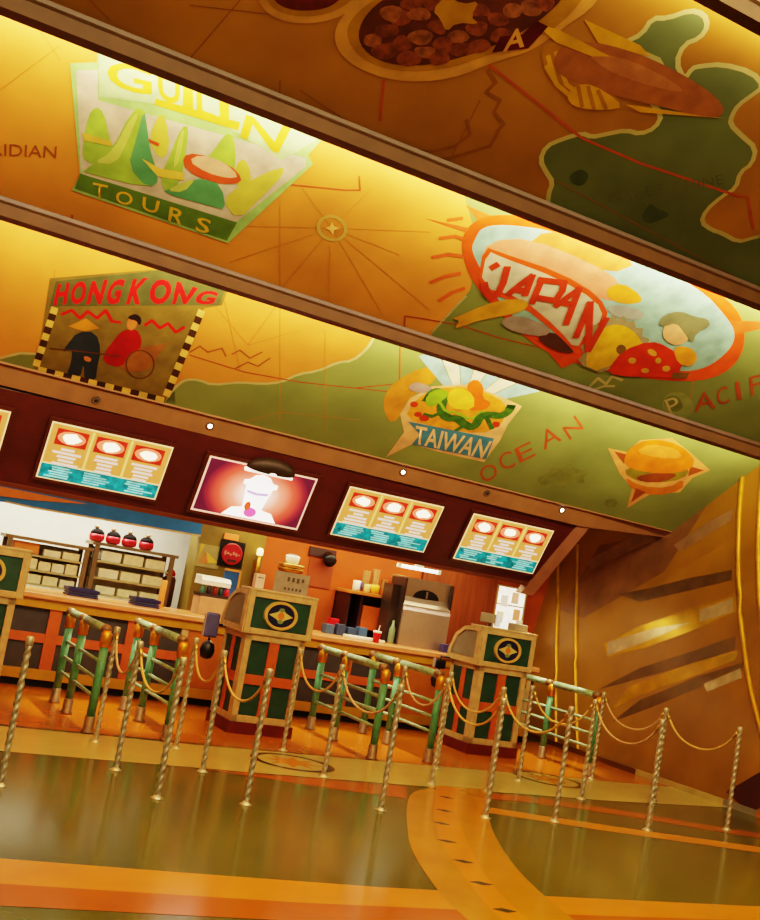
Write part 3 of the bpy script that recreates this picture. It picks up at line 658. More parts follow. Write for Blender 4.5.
# end board of the fascia
bm = bmesh.new()
e0 = [fpt(7.88, 2.72), fpt(8.05, 2.72), fpt(7.74, 1.79), fpt(7.56, 1.79)]
a = [bm.verts.new(p+FP.out*0.02) for p in e0]; b = [bm.verts.new(p+Vector((0, 0.1, 0))) for p in e0]
bm.faces.new(a); bm.faces.new(b[::-1])
for i in range(4): bm.faces.new((a[i], a[(i+1) % 4], b[(i+1) % 4], b[i]))
o = link('trim_71', bm, mat('end_board', '#8a5a3c', 0.5)); setp(o, kind='structure')

G_TAN = glow('menu_tan', '#cc9450', .55); G_WHITE = glow('menu_white', '#e4cc98', .7); G_TEAL = glow('menu_teal', '#0a8088', .6, 0.6, 14)
G_TEAL2 = glow('menu_pale_teal', '#78bcb8', .75, 0.3, 12); G_RED = glow('menu_red', '#b82c1c', .6, 0.3, 8); G_TXT = glow('menu_text', '#d8ccc4', .7); G_MID = glow('menu_pale_orange', '#e87c5c', .9)
G_HOT = glow('menu_hot', '#fff0c8', 2.2)
FRAME = mat('screen_frame', '#4a1e0c', 0.4, 0.1)
def menu(x0, x1, label, seed):
    rn = random.Random(seed); z0, z1 = 2.045, 2.57; xm = (x0+x1)/2
    t = thing('menu_screen', label, 'menu board', fpt(xm, z0), 0, 'menu screens on the maroon fascia')
    def bar(n, a0, a1, b0, b1, off, th, m_, par=None):
        o = fbar(n, a0, a1, b0, b1, off, th, m_); ch(o, t); return o
    W, H = x1-x0, z1-z0
    bar('frame', x0-.03, x1+.03, z0-.03, z1+.03, 0.003, 0.03, FRAME)
    bar('screen', x0, x1, z0, z1, 0.034, 0.004, G_WHITE)
    bar('tan_field', x0+.015, x1-.015, z0+.015+.27*H, z1-.012, 0.039, 0.002, G_TAN)
    bar('teal_strip', x0+.015, x1-.015, z0+.012, z0+.27*H, 0.039, 0.002, G_TEAL)
    cw = (W-.06)/3
    for i in range(3):
        cx = x0+.03+cw*(i+.5)
        bar('food_photo', cx-cw*.40, cx+cw*.40, z1-.05-.27*H, z1-.045, 0.042, 0.002, G_RED)
        bm = bmesh.new(); flat(bm, [fpt(cx+.135*math.cos(2*PI*k/14), z1-.05-.13*H+.062*math.sin(2*PI*k/14), 0.0445) for k in range(14)])
        ch(link('food_halo', bm, G_MID), t)
        bm = bmesh.new(); flat(bm, [fpt(cx+rn.uniform(.7, 1)*.10*math.cos(2*PI*k/10), z1-.05-.13*H+.05*math.sin(2*PI*k/10)*rn.uniform(.7, 1.1), 0.046) for k in range(10)])
        ch(link('food_picture', bm, G_HOT), t)
        bm = bmesh.new()
        for r in range(5):
            zz = z1-.05-.34*H-r*.034; wd = rn.uniform(.35, .85)*cw*.45
            pts = [fpt(cx+sx*wd+rn.uniform(-.01, .01), zz+sz*.011, 0.043) for sx, sz in ((-1,-1),(1,-1),(1,1),(-1,1))]
            flat(bm, pts)
        ch(link('menu_text', bm, G_TXT), t)
        bm = bmesh.new()
        for r in range(5):
            zz = z0+.035+r*.022; a0 = x0+.05+cw*i+rn.uniform(0, .08); a1 = a0+rn.uniform(.12, cw*.7)
            flat(bm, [fpt(xx, zz+dz, 0.043) for xx, dz in ((a0,-.007),(a1,-.007),(a1,.007),(a0,.007))])
        ch(link('price_text', bm, G_TEAL2), t)
    for i in (1, 2): bar('divider', x0+.03+cw*i-.012, x0+.03+cw*i+.012, z0+.27*H, z1-.02, 0.041, 0.002, glow('menu_divider', '#e0c070', .7))
menu(0.22, 1.40, 'lit menu screen cut off by the left edge of the frame', 1)
menu(1.78, 2.96, 'lit menu screen with teal strip, above the white kitchen pass', 2)
menu(4.91, 6.08, 'lit menu screen with teal strip, just right of the pink picture screen', 3)
menu(6.47, 7.58, 'rightmost lit menu screen with teal strip, beside the brown end board', 4)
# picture screen
PX0, PX1 = 3.34, 4.53
t = thing('picture_screen', 'lit screen showing a pink glowing picture of a white drink cup', 'display screen', fpt(3.93, 2.03), 0)
def sunmat():
    mt = bpy.data.materials.new('promo_glow'); mt.use_nodes = True; nt = mt.node_tree; b = nt.nodes['Principled BSDF']
    tc = nt.nodes.new('ShaderNodeTexCoord'); mp = nt.nodes.new('ShaderNodeMapping')
    mp.inputs['Location'].default_value = (-3.95*1.75, 0, -2.27*2.6); mp.inputs['Scale'].default_value = (1.75, 0, 2.6)
    gr = nt.nodes.new('ShaderNodeTexGradient'); gr.gradient_type = 'SPHERICAL'
    rp = nt.nodes.new('ShaderNodeValToRGB'); els = rp.color_ramp.elements
    els[0].position = 0.0; els[0].color = srgb('#4c142c')+[1]; els[1].position = 0.9; els[1].color = srgb('#fff0e4')+[1]
    for p, c in ((0.1, '#7c2430'), (0.3, '#d0503c'), (0.55, '#ee8a74')):
        e = els.new(p); e.color = srgb(c)+[1]
    nt.links.new(tc.outputs['Object'], mp.inputs['Vector']); nt.links.new(mp.outputs['Vector'], gr.inputs['Vector'])
    nt.links.new(gr.outputs['Fac'], rp.inputs['Fac']); nt.links.new(rp.outputs['Color'], b.inputs['Base Color'])
    nt.links.new(rp.outputs['Color'], b.inputs['Emission Color']); b.inputs['Emission Strength'].default_value = 1.0
    return mt
def pb(n, a0, a1, b0, b1, off, th, m_): return ch(fbar(n, a0, a1, b0, b1, off, th, m_), t)
pb('frame', PX0-.04, PX1+.04, 1.99, 2.60, 0.003, 0.03, FRAME)
pb('bezel', PX0, PX1, 2.02, 2.57, 0.034, 0.004, glow('bezel_pale', '#e8b8a0', 0.8))
ch(fbar('screen', PX0+.02, PX1-.02, 2.04, 2.555, 0.039, 0.002, sunmat()), t)
bm = bmesh.new(); flat(bm, [fpt(x, z, 0.043) for x, z in ((3.66,2.045),(4.26,2.045),(4.18,2.13),(4.06,2.15),(4.10,2.37),(4.14,2.38),(4.14,2.42),(4.08,2.43),(4.03,2.48),(3.95,2.50),(3.87,2.48),(3.82,2.43),(3.77,2.42),(3.77,2.38),(3.81,2.37),(3.85,2.15),(3.74,2.13))])
ch(link('drink_cup', bm, glow('cup_white', '#fff6ee', 2.0)), t)
bm = bmesh.new(); flat(bm, [fpt(3.95+.07*math.cos(a), 2.11+.05*math.sin(a), 0.046) for a in [2*PI*k/12 for k in range(12)]])
ch(link('cup_logo', bm, glow('cup_pink', '#e05aa0', 1.0)), t)
bm = bmesh.new(); flat(bm, [fpt(3.90+.035*math.cos(a), 2.17+.045*math.sin(a), 0.0475) for a in [2*PI*k/12 for k in range(12)]])
ch(link('cup_logo', bm, glow('cup_red', '#d8502c', 1.0)), t)
bm = bmesh.new()
flat(bm, [fpt(x, z, 0.046) for x, z in ((3.84,2.30),(3.95,2.285),(4.07,2.30),(4.075,2.33),(3.95,2.315),(3.835,2.33))])
ch(link('cup_lettering', bm, glow('cup_lilac', '#b8a0d8', 1.0)), t)
# brass lamp over the picture screen
t = thing('picture_lamp', 'brass half round lamp over the pink picture screen', 'lamp', fpt(4.0, 2.56), 0)
bm = bmesh.new(); rings = []
for i in range(7):
    el = math.radians(90*i/6); ring = []
    for k in range(13):
        az = PI*k/12
        ring.append(bm.verts.new(fpt(4.0+.27*math.cos(az)*math.cos(el*0.9), 2.555+.125*math.sin(az)*math.cos(el*.9), 0.045+.10*math.sin(el))))
    rings.append(ring)
for a, b in zip(rings, rings[1:]):
    for k in range(12): bm.faces.new((a[k], a[k+1], b[k+1], b[k]))
ch(link('hood', bm, mat('dark_bronze_hood', '#38260e', 0.5, 0.5), smooth=True), t)
ch(fbar('bracket', 3.97, 4.03, 2.6, 2.66, 0.0, 0.05, BRASS_D), t)
ch(fbar('lit_strip', 3.72, 4.24, 2.522, 2.546, 0.05, 0.04, glow('lamp_strip', '#fff0dc', 1.6)), t)
# downlights in the soffit beam
for i, (px, lit, lab) in enumerate([((96,400), 0, 'small unlit recessed downlight above the menu screens, under the rickshaw poster'), ((210,426), 1, 'lit recessed downlight above the gap left of the pink screen'), ((403,472), 1, 'brightest recessed downlight, above the middle menu screen'), ((487,493), 0, 'unlit recessed downlight between the two right menu screens'), ((562,510), 1, 'lit recessed downlight at the right end of the soffit beam')]):
    Y = 10.53; SP = Plane((0.015*.08, 0.165, 0.08), 0.165*10.47+0.08*2.95, (0, -0.165, -0.08))
    p = SP.at(*px)
    t = thing('downlight', lab, 'downlight', p, 0, 'recessed downlights in the soffit beam')
    rot = Vector((0, 0, 1)).rotation_difference(SP.out)
    for n, prof, m_ in (('trim_ring', [(0.022, 0), (0.045, 0), (0.04, 0.008), (0.022, 0.006)], BEAM_L), ('bulb', [(0.02, -0.004), (0.026, 0.003), (0.012, 0.012)], glow('bulb', '#fff6e0', 14.0) if lit else TOEKICK)):
        bm = lathe(prof, 16); bmesh.ops.rotate(bm, verts=bm.verts[:], matrix=rot.to_matrix())
        link(n, bm, m_, t)

# ================================================================== ORDER PODIUMS
def make_podium(label):
    t = thing('order_podium', label, 'order podium', (0, 0, 0), 0, 'green and gold order podiums')
    W, w2 = 0.345, 0.305
    link('plinth', mbox(-w2-.02, w2+.02, -.02, .62, 0, .11), mat('oxblood_plinth', '#5a1408', 0.45), t)
    link('lower_body', mbox(-w2+.01, w2-.01, .03, .60, .11, .92), GREEN, t)
    f = []
    for s in (-1, 1): f += [(s*(w2-.03)-.03, s*(w2-.03)+.03, .0, .05, .11, .93)]
    f += [(-w2, w2, .0, .05, .11, .17), (-w2, w2, .0, .05, .87, .93)]
    for s in (-1, 1):
        xa, xb = (s*w2-.01 if s > 0 else s*w2-.0), (s*w2 if s > 0 else s*w2+.01)
        f += [(xa, xb, .05, .11, .11, .93), (xa, xb, .54, .60, .11, .93), (xa, xb, .05, .6, .11, .17), (xa, xb, .05, .6, .87, .93)]
    link('lower_frame', boxes(f), GOLDWOOD, t)
    f = [(-.05, .05, .008, .04, .17, .87), (-w2+.06, w2-.06, .010, .04, .46, .55)]
    for s in (-1, 1): f += [(s*w2-.006 if s > 0 else -w2+.002, s*w2-.002 if s > 0 else -w2+.006, .27, .36, .17, .87), (s*w2-.006 if s > 0 else -w2+.002, s*w2-.002 if s > 0 else -w2+.006, .11, .54, .46, .55)]
    link('orange_cross', boxes(f), ORANGE, t)
    prof = [(0, .93), (0, 1.33), (.22, 1.33), (.36, 1.31), (.52, 1.22), (.62, 1.05), (.64, .93)]
    link('upper_case', prism([(y*.97+.012, .94+(z-.94)*.97) for y, z in prof], 'x', -W+.01, W-.01), GOLDWOOD, t)
    link('front_panel', mbox(-W+.05, W-.05, -.004, .02, .985, 1.275), GREEN, t)
    link('front_frame', boxes([(-W, -W+.055, -.02, .04, .93, 1.335), (W-.055, W, -.02, .04, .93, 1.335), (-W+.055, W-.055, -.02, .04, .93, .985), (-W+.055, W-.055, -.02, .04, 1.275, 1.335)], 0.004), GOLDWOOD, t)
    inner = [(.09, 1.0), (.09, 1.275), (.22, 1.275), (.34, 1.262), (.47, 1.185), (.55, 1.05), (.565, 1.0)]
    for s in (-1, 1):
        a, b = (W-.012, W+.001) if s > 0 else (-W-.001, -W+.012)
        link('side_panel', prism(inner, 'x', a, b), GREY, t)
        rim = [bmv for bmv in prof]
        bm = bmesh.new(); xs = s*W; cen = Vector((.3, 1.12))
        oo = [Vector(p) for p in prof]; ii = [Vector(p) for p in [(.08, .99), (.08, 1.285), (.22, 1.285), (.345, 1.27), (.48, 1.192), (.56, 1.052), (.575, .99)]]
        A = [bm.verts.new((xs+s*.012, p.x, p.y)) for p in oo]; B = [bm.verts.new((xs+s*.012, p.x, p.y)) for p in ii]
        A2_ = [bm.verts.new((xs-s*.02, p.x, p.y)) for p in oo]; B2_ = [bm.verts.new((xs-s*.02, p.x, p.y)) for p in ii]
        n = len(oo)
        for i in range(n):
            j = (i+1) % n
            bm.faces.new((A[i], A[j], B[j], B[i])); bm.faces.new((A[i], A2_[i], A2_[j], A[j])); bm.faces.new((B[i], B[j], B2_[j], B2_[i]))
        link('side_frame', bm, GOLDWOOD, t)
    link('top_board', mbox(-W-.01, W+.01, -.025, .24, 1.33, 1.35, bev=.004), GOLDWOOD, t)
    bm = lathe([(.0, -.016), (.108, -.016), (.108, -.004), (0, -.004)], 32, (0, 0, 1.13), 'y')
    for v in bm.verts: v.co.x *= 1.28
    e = link('emblem', bm, mat('emblem_navy', '#141a3c', 0.4), t)
    bm = bmesh.new()
    for i in range(32):
        pass
    rr = [[bm.verts.new((1.28*r*math.cos(2*PI*k/32), y, 1.13+r*math.sin(2*PI*k/32))) for k in range(32)] for r, y in ((.108, -.018), (.112, -.028), (.132, -.028), (.136, -.004))]
    for a, b in zip(rr, rr[1:]):
        for k in range(32): bm.faces.new((a[k], a[(k+1) % 32], b[(k+1) % 32], b[k]))
    link('emblem_ring', bm, mat('emblem_gold', '#d0a85c', 0.4, 0.3), e)
    bm = bmesh.new()
    flat(bm, [Vector(((.125 if k % 2 == 0 else .066)*math.cos(PI*k/4), -.019, 1.13+(.07 if k % 2 == 0 else .045)*math.sin(PI*k/4))) for k in range(8)])
    link('emblem_star', bm, mat('emblem_star', '#b8a860', 0.5), e)
    bm = bmesh.new()
    flat(bm, [Vector((.034*math.cos(2*PI*k/14), -.021, 1.13+.034*math.sin(2*PI*k/14))) for k in range(14)])
    link('emblem_center', bm, mat('emblem_orange', '#c46a24', 0.5), e)
    for sx, sz in ((0, .055), (0, -.055)):
        bm = bmesh.new(); flat(bm, [Vector((sx+.03*math.cos(2*PI*k/12), -.020, 1.13+sz+.02*math.sin(2*PI*k/12))) for k in range(12)])
        link('emblem_leaf', bm, mat('emblem_leaf', '#6c7c4c', 0.5), e)
    return t
pod = make_podium('green and gold order podium between the two counters, grey sign on top')
pod.location = (4.085, 9.87, 0)
dup(pod, (6.86, 10.12, 0), 0, 'green and gold order podium in front of the bronze wall, register behind it')
dup(pod, (1.36, 9.87, 0), 0, 'green and gold order podium cut off by the left edge of the frame')

# ================================================================== SERVICE COUNTERS
def counter(x0, x1, label, stiles, plain, name='service_counter'):
    t = thing(name, label, 'counter', ((x0+x1)/2, 11.7, 0)); X0, X1 = x0-(x0+x1)/2, x1-(x0+x1)/2; cx = (x0+x1)/2
    y = -0.3
    link('toe_kick', mbox(X0, X1, y+.06, .5, 0, .08), TOEKICK, t)
    link('front_panel', mbox(X0, X1, y+.02, .5, .08, .86), DARKPANEL, t)
    link('base_rail', mbox(X0, X1, y-.02, y+.02, .08, .18), mat('amber_rail', '#b07c1c', 0.4, 0.1), t)
    link('top_rail', mbox(X0, X1, y-.03, y+.02, .78, .87), mat('amber_rail', '#b07c1c', 0.4, 0.1), t)
    link('countertop', mbox(X0, X1, y-.07, .55, .87, .93, bev=.012), TANWOOD, t)
    for s in stiles: link('stile', mbox(s-cx-.06, s-cx+.06, y-.008, y+.02, .18, .78), ORANGE, t)
    dk = [p for p in plain]
    segs = []; a = X0
    for p0, p1 in plain: segs.append((a, p0-cx)); a = p1-cx
    segs.append((a, X1))
    for a, b in segs:
        if b-a > .05: link('cross_rail', mbox(a, b, y-.004, y+.02, .44, .53), ORANGE, t)
    for p0, p1 in plain:
        link('plain_panel', mbox(p0-cx, p1-cx, y-.006, y+.02, .1, .80), ORANGEPANEL, t)
        for s in (p0, p1): link('gold_stile', mbox(s-cx-.035, s-cx+.035, y-.016, y+.02, .1, .80), GOLDWOOD, t)
    return t
counter(XL, 4.32, 'left service counter with charcoal panels, navy trays on its top', [-1.6, -.6, .4, 1.4, 2.33, 3.13], [(3.68, 4.28)])
counter(4.34, 8.2, 'right service counter, red cup and steel drinks machine on its top', [4.85, 5.62], [(6.28, 8.1)])

# ================================================================== QUEUE RAILINGS
def make_rail(label, ys):
    t = thing('queue_railing', label, 'railing', (0, 0, 0), 0, 'green queue railings before the counter')
    for i, y in enumerate(ys):
        p = link('post', mtube([(0, y, .12), (0, y, .70)], .036, 12), VERDI, t, True)
        link('copper_collar', lathe([(.03, .69), (.046, .70), (.046, .80), (.034, .815), (.025, .83)], 14, (0, y, 0)), COPPER if i else COPPER, p, True)
        link('foot_sleeve', lathe([(.055, 0), (.055, .015), (.043, .03), (.043, .13), (.038, .135)], 14, (0, y, 0)), SLEEVE, p, True)
    for a, b in zip(ys, ys[1:]):
        g = link('top_rail', mtube([(0, a-.05, .835), (0, b+.09, .835)], .036, 12), VERDI_L, t, True)
        link('rail_ferrule', mtube([(0, b+.09, .835), (0, b+.02, .835)], .041, 12), SLEEVE, g, True)
        for z in (.29, .43, .57): link('crossbar', mtube([(0, a, z), (0, b, z)], .016, 8), VERDI_L, t, True)
    link('end_ferrule', mtube([(0, ys[0]+.0, .835), (0, ys[0]+.08, .835)], .042, 12), SLEEVE, t, True)
    return t
RY = [10.55, 9.98, 9.12]
rl = make_rail('leftmost green queue railing, between the left podium and second railing', [y-9.12 for y in RY]); rl.location = (2.30, 9.12, 0)
for x, y, lab in [(2.95, 9.1, 'green queue railing directly left of the middle podium'), (4.95, 9.2, 'green queue railing directly right of the middle podium'), (5.62, 9.32, 'green queue railing directly left of the right podium'), (7.70, 9.5, 'green queue railing right of the right podium, against the bronze wall')]:
    dup(rl, (x, y, 0), 0, lab)

# ================================================================== TWISTED POSTS AND ROPES
PH = 0.90
def make_post(label):
    t = thing('rope_post', label, 'rope post', (0, 0, 0), 0, 'twisted brass rope posts')
    bm = bmesh.new(); n, N = 12, 110; rings = []
    for i in range(N+1):
        z = .012 + (PH-.05-.012)*i/N; tw = 2*PI*7*i/N
        rings.append([bm.verts.new(((.0195*(1+.16*math.cos(2*(2*PI*k/n))))*math.cos(2*PI*k/n+tw), (.0195*(1+.16*math.cos(2*(2*PI*k/n))))*math.sin(2*PI*k/n+tw), z)) for k in range(n)])
    for a, b in zip(rings, rings[1:]):
        for k in range(n): bm.faces.new((a[k], a[(k+1) % n], b[(k+1) % n], b[k]))
    bm.faces.new(rings[0][::-1]); bm.faces.new(rings[-1])
    link('twisted_shaft', bm, TWIST, t, True)
    link('cap', lathe([(.021, PH-.055), (.024, PH-.05), (.024, PH-.01), (.018, PH-.002), (.006, PH)], 14), TWIST, t, True)
    link('base_flange', lathe([(.042, 0), (.042, .005), (.026, .012), (.022, .022)], 18), TWIST, t, True)
    return t
ORD = ['first', 'second', 'third', 'fourth', 'fifth', 'sixth', 'seventh']
LINES = [
    [(2.28, 8.75), (2.2, 7.75), (2.28, 6.98)],
    [(2.95, 8.80), (2.9, 7.95), (2.89, 6.99)],
    [(4.06, 9.2), (4.0, 8.18), (3.98, 7.13)],
    [(5.02, 8.98), (5.06, 8.27), (4.89, 7.15)],
    [(5.56, 9.05), (5.57, 8.17), (5.57, 7.2)],
    [(6.32, 8.8), (6.6, 8.2), (6.46, 7.14)],
    [(7.58, 9.3), (7.61, 8.38), (7.60, 7.41)],
]
ROWN = ['rear', 'middle', 'front']
first = make_post('twisted brass rope post standing alone at the left edge of the frame'); first.location = (1.31, 7.0, 0)
spin = 0
for li, ln in enumerate(LINES):
    where = {0: 'first full rope line from the left', 6: 'last rope line, beside the bronze wall'}.get(li, '%s rope line from the left' % ORD[li])
    for ri, (x, y) in enumerate(ln):
        spin += 1
        dup(first, (x, y, 0), spin*0.7, '%s twisted brass post of the %s' % (ROWN[ri], where))
    for ri in range(2):
        a, b = Vector((*ln[ri], .845)), Vector((*ln[ri+1], .845)); d = (b-a).normalized()*.026; a, b = a+d, b-d
        pts = []
        for i in range(25):
            s = i/24; p = a.lerp(b, s); k = 2.2; p.z -= .235*(1-(math.cosh(k*(2*s-1))-1)/(math.cosh(k)-1)); pts.append(p-a)
        rt = thing('barrier_rope', '%s sagging rope span of the %s' % ('rear' if ri == 0 else 'front', where), 'rope', a, 0, 'sagging ropes between the brass posts')
        link('cord', mtube(pts, .0095, 8), ROPE if (li+ri) % 3 else ROPE_P, rt, True)
        for e_ in ((0, 1), (-2, -1)): link('hook', mtube([pts[e_[0]], pts[e_[1]]], .014, 8), BRASS, rt, True)

# ================================================================== LEFT KITCHEN PASS
CT = 0.93
KT = mat('kitchen_table_steel', '#a89878', 0.4, 0.5)
kt = thing('kitchen_table', 'steel kitchen table behind the left counter, mostly hidden', 'table', (1.6, 12.9, 0))
link('table_top', mbox(-2.6, 2.25, -.35, .35, .86, .90), KT, kt)
for sx in (-2.5, 2.15):
    for sy in (-.3, .3): link('leg', mtube([(sx, sy, 0), (sx, sy, .86)], .025), KT, kt)
SH_F = mat('tan_shelf_frame', '#7c6444', 0.45, 0.3)
SH_P = mat('cream_wire_shelf', '#b8a878', 0.5, 0.1, 0.15, 20)
def shelf_unit(x0, x1, zt, label):
    t = thing('steel_shelf_unit', label, 'shelf unit', ((x0+x1)/2, 12.75, .90), 0, 'shelf units in the kitchen pass'); h = (x1-x0)/2; H = zt-.90
    for sx in (-h+.03, h-.03):
        for sy in (-.17, .17): link('upright', mbox(sx-.025, sx+.025, sy-.02, sy+.02, 0, H), SH_F, t)
    link('top_shelf', mbox(-h-.03, h+.03, -.2, .2, H, H+.035), SH_F, t)
    for z in (.03, H*.36, H*.68): link('shelf', mbox(-h+.05, h-.05, -.17, .17, z, z+.02), SH_P, t)
    link('back_sheet', mbox(-h+.05, h-.05, .15, .16, .05, H-.02), mat('shelf_back', '#dccfa4', 0.5), t)
    return t
shelf_unit(1.9, 2.80, 1.40, 'tan framed shelf unit with paper packs, left side of kitchen pass')
shelf_unit(2.84, 3.78, 1.48, 'tan framed shelf unit under the four red pots')
# paper packs on the shelves
def simple(name, label, cat, bm, m_, loc, group=None, smooth=False):
    o = link(name, bm, m_, None, smooth); o.location = loc; return setp(o, label, cat, group)
PK = mat('cream_paper_pack', '#e4d8b0', 0.7, 0, 0.1, 30)
def pack_row(x0, x1, z, n, h, sd, where):
    rn = random.Random(sd); w_ = (x1-x0)/n
    for i in range(n):
        hh = h*rn.uniform(.8, 1)
        simple('paper_pack', 'cream paper pack stacked on the %s' % where, 'paper pack', mbox(-w_*.44, w_*.44, -.12, .12, 0, hh, bev=.006), PK if i % 3 else mat('white_paper_pack', '#e6dfc2', 0.7), (x0+w_*(i+.5), 12.73, z), 'cream paper packs on the %s' % where)
H1, H2 = .50, .58
pack_row(1.98, 2.72, .90+.05, 4, .10, 1, 'lower shelf of the left shelf unit')
pack_row(1.98, 2.72, .90+H1*.36+.02, 5, .12, 2, 'middle shelf of the left shelf unit')
pack_row(2.3, 2.72, .90+H1*.68+.02, 2, .09, 3, 'upper shelf of the left shelf unit')
pack_row(2.93, 3.70, .90+.05, 3, .10, 4, 'lower shelf of the right shelf unit')
pack_row(2.93, 3.70, .90+H2*.36+.02, 3, .11, 5, 'middle shelf of the right shelf unit')
pack_row(2.93, 3.70, .90+H2*.68+.02, 3, .12, 6, 'upper shelf of the right shelf unit')
simple('orange_carton', 'orange carton on the left shelf unit, behind the left podium', 'carton', mbox(-.14, .14, -.1, .1, 0, .12, bev=.006), mat('orange_carton', '#d8843c', 0.6), (2.12, 12.72, .90+H1*.68+.02))
# red pots on the right unit
labs = ['first', 'second', 'third', 'fourth']
pot0 = None
for i, px in enumerate([(97,536),(113,540),(129,543),(146,546)]):
    p = AY(px[0], px[1], 12.75)
    lab = '%s from left of the four red pots on the kitchen shelf' % labs[i]
    if pot0 is None:
        pot0 = thing('red_pot', lab, 'pot', (p.x, 12.75, 1.515), 0, 'red pots on the kitchen shelf')
        link('bowl', lathe([(.05, 0), (.078, .015), (.088, .05), (.084, .085), (.07, .09)], 20), RED, pot0, True)
        link('dark_top', lathe([(.078, .085), (.082, .095), (.07, .12), (.045, .14), (.02, .15)], 16), mat('dark_pot_top', '#1c120e', 0.8, 0, 0.5, 40, spec=0.1), pot0, True)
        link('knob', lathe([(.012, .145), (.025, .155), (.03, .172), (.02, .186), (.006, .19)], 12, (-.02, 0, 0)), mat('tan_knob', '#b08c5c', 0.5), pot0, True)
    else: dup(pot0, (p.x, 12.75, 1.515), 0.5*i, lab)
# trays on the counter
def tray(px, label, w_):
    p = AY(px[0], px[1], 11.75)
    t = thing('serving_tray_stack', label, 'tray stack', (p.x, 11.75, CT), 0, 'navy tray stacks on the left counter')
    for k in range(3): link('tray', mbox(-w_+.006*k, w_-.006*k, -.13, .13, .022*k, .022*k+.018, bev=.005), NAVY if k < 2 else mat('dark_navy', '#100e2a', 0.4), t)
    link('tray_rim', boxes([(-w_, w_, -.14, -.125, .05, .085), (-w_, w_, .125, .14, .05, .085), (-w_, -w_+.015, -.125, .125, .05, .085), (w_-.015, w_, -.125, .125, .05, .085)]), NAVY, t)
tray((83,584), 'left stack of navy trays on the left counter', .16); tray((146,594), 'right stack of navy trays on the left counter, below the red pots', .14)
p = AY(164,585,12.0)
simple('orange_roll', 'upright orange roll at the right end of the kitchen shelf unit', 'roll', lathe([(.03, 0), (.035, .01), (.035, .28), (.028, .30)], 14), mat('orange_roll', '#d8803c', 0.5), (p.x, 12.0, CT), None, True)
p = AY(157,575,12.9)
t = thing('red_lidded_jar', 'tan jar with a round red lid right of the kitchen shelf', 'jar', (3.86, 12.92, .90))
link('jar_body', lathe([(.07, 0), (.08, .02), (.08, .33), (.06, .36)], 16), mat('brown_jar', '#6c4a2c', 0.5), t, True)
link('lid', lathe([(.03, .36), (.06, .37), (.065, .40), (.04, .44), (.01, .45)], 16), RED, t, True)

# ================================================================== COLUMN FITTINGS
YC = 12.25
p = AY(231,554,YC)
t = thing('round_sign', 'round red sign on a dark bracket fixed to the ochre column', 'sign', (p.x, YC, p.z))
link('bracket', boxes([(-.15, .15, -.02, 0, -.15, -.10), (-.15, .15, -.02, 0, .10, .15), (-.15, -.11, -.02, 0, -.1, .1), (.11, .15, -.02, 0, -.1, .1)]), BLACK, t)
link('disc', lathe([(0, -.05), (.115, -.05), (.125, -.04), (.125, -.021), (0, -.021)], 30, (0, 0, 0), 'y'), mat('sign_crimson', '#94101c', 0.4, 0, 0.3, 25), t)
link('pale_script', boxes([(-.10+.034*i, -.076+.034*i, -.053, -.05, -.02+.012*(i % 2), .03-.012*(i % 3)) for i in range(6)]), mat('sign_pink', '#b8685c', 0.5), t)
link('dark_motif', boxes([(-.05, .06, -.054, -.05, -.09, -.06)]), MAROON_D, t)
p = AY(231,537,YC)
simple('orange_placard', 'small orange placard above the round red sign', 'placard', mbox(-.09, .09, -.02, 0, -.035, .035, bev=.004), mat('orange_placard', '#d8783c', 0.5), (p.x, YC, p.z))
p = AY(207,556,YC)
t = thing('pennant_poster', 'faded poster with an orange and yellow triangle, left of the red sign', 'poster', (p.x, YC, p.z))
link('sheet', mbox(-.12, .15, -.008, .004, -.13, .13), mat('poster_grey', '#8a7a4c', 0.6), t)
bm = bmesh.new(); flat(bm, [Vector(q) for q in ((-.09, -.011, -.08), (.02, -.011, -.09), (-.03, -.011, .06))]); link('orange_shape', bm, mat('poster_rust', '#a8642c', 0.6), t)
bm = bmesh.new(); flat(bm, [Vector(q) for q in ((-.02, -.012, .05), (.14, -.012, -.06), (.02, -.012, -.08))]); link('yellow_shape', bm, mat('poster_mustard', '#b8942c', 0.6), t)
bm = bmesh.new(); flat(bm, [Vector(q) for q in ((-.11, -.012, -.05), (-.05, -.012, .125), (-.10, -.012, .125))]); link('yellow_shape', bm, mat('poster_mustard', '#b8942c', 0.6), t)
p = AY(211,600,11.95)
t = thing('condiment_station', 'small tan cabinet with white lidded rack of coloured bottles by the column', 'condiment station', (p.x, 11.95, CT))
link('cabinet', mbox(-.17, .17, -.13, .13, 0, .20, bev=.006), mat('tan_cabinet', '#a87c54', 0.5), t)
link('rack', mbox(-.18, .17, -.12, .12, .20, .235), STEEL_D, t)
cols = ['#3c6c54', '#2c2420', '#7c1c14', '#28382c', '#c01c1c']
for k in range(5):
    b = link('bottle', lathe([(.025, .235), (.028, .24), (.028, .30), (.012, .33), (.01, .35)], 10, (-.14+.07*k, -.07, 0)), mat('bottle_%d' % k, cols[k], 0.3), t, True)
link('white_hood', prism([(-.13, .33), (-.14, .38), (-.10, .42), (.10, .43), (.12, .33)], 'x', -.19, .15), WHITE, t)
p = AY(234,582,12.0)
t = thing('blue_standing_board', 'narrow blue board with tan edge standing behind the middle podium', 'board', (p.x-.03, 12.0, CT))
link('panel', mbox(-.10, .07, -.01, .01, 0, .52), mat('board_blue', '#1c4c84', 0.5), t)
link('edge', boxes([(.07, .095, -.015, .015, 0, .52), (-.10, .095, -.015, .015, .52, .545)]), mat('board_tan', '#c08444', 0.5), t)
p = AY(257,560,YC)
t = thing('wall_sconce', 'slim brass wall lamp with lit tip beside the orange wall', 'lamp', (p.x, YC, 1.42))
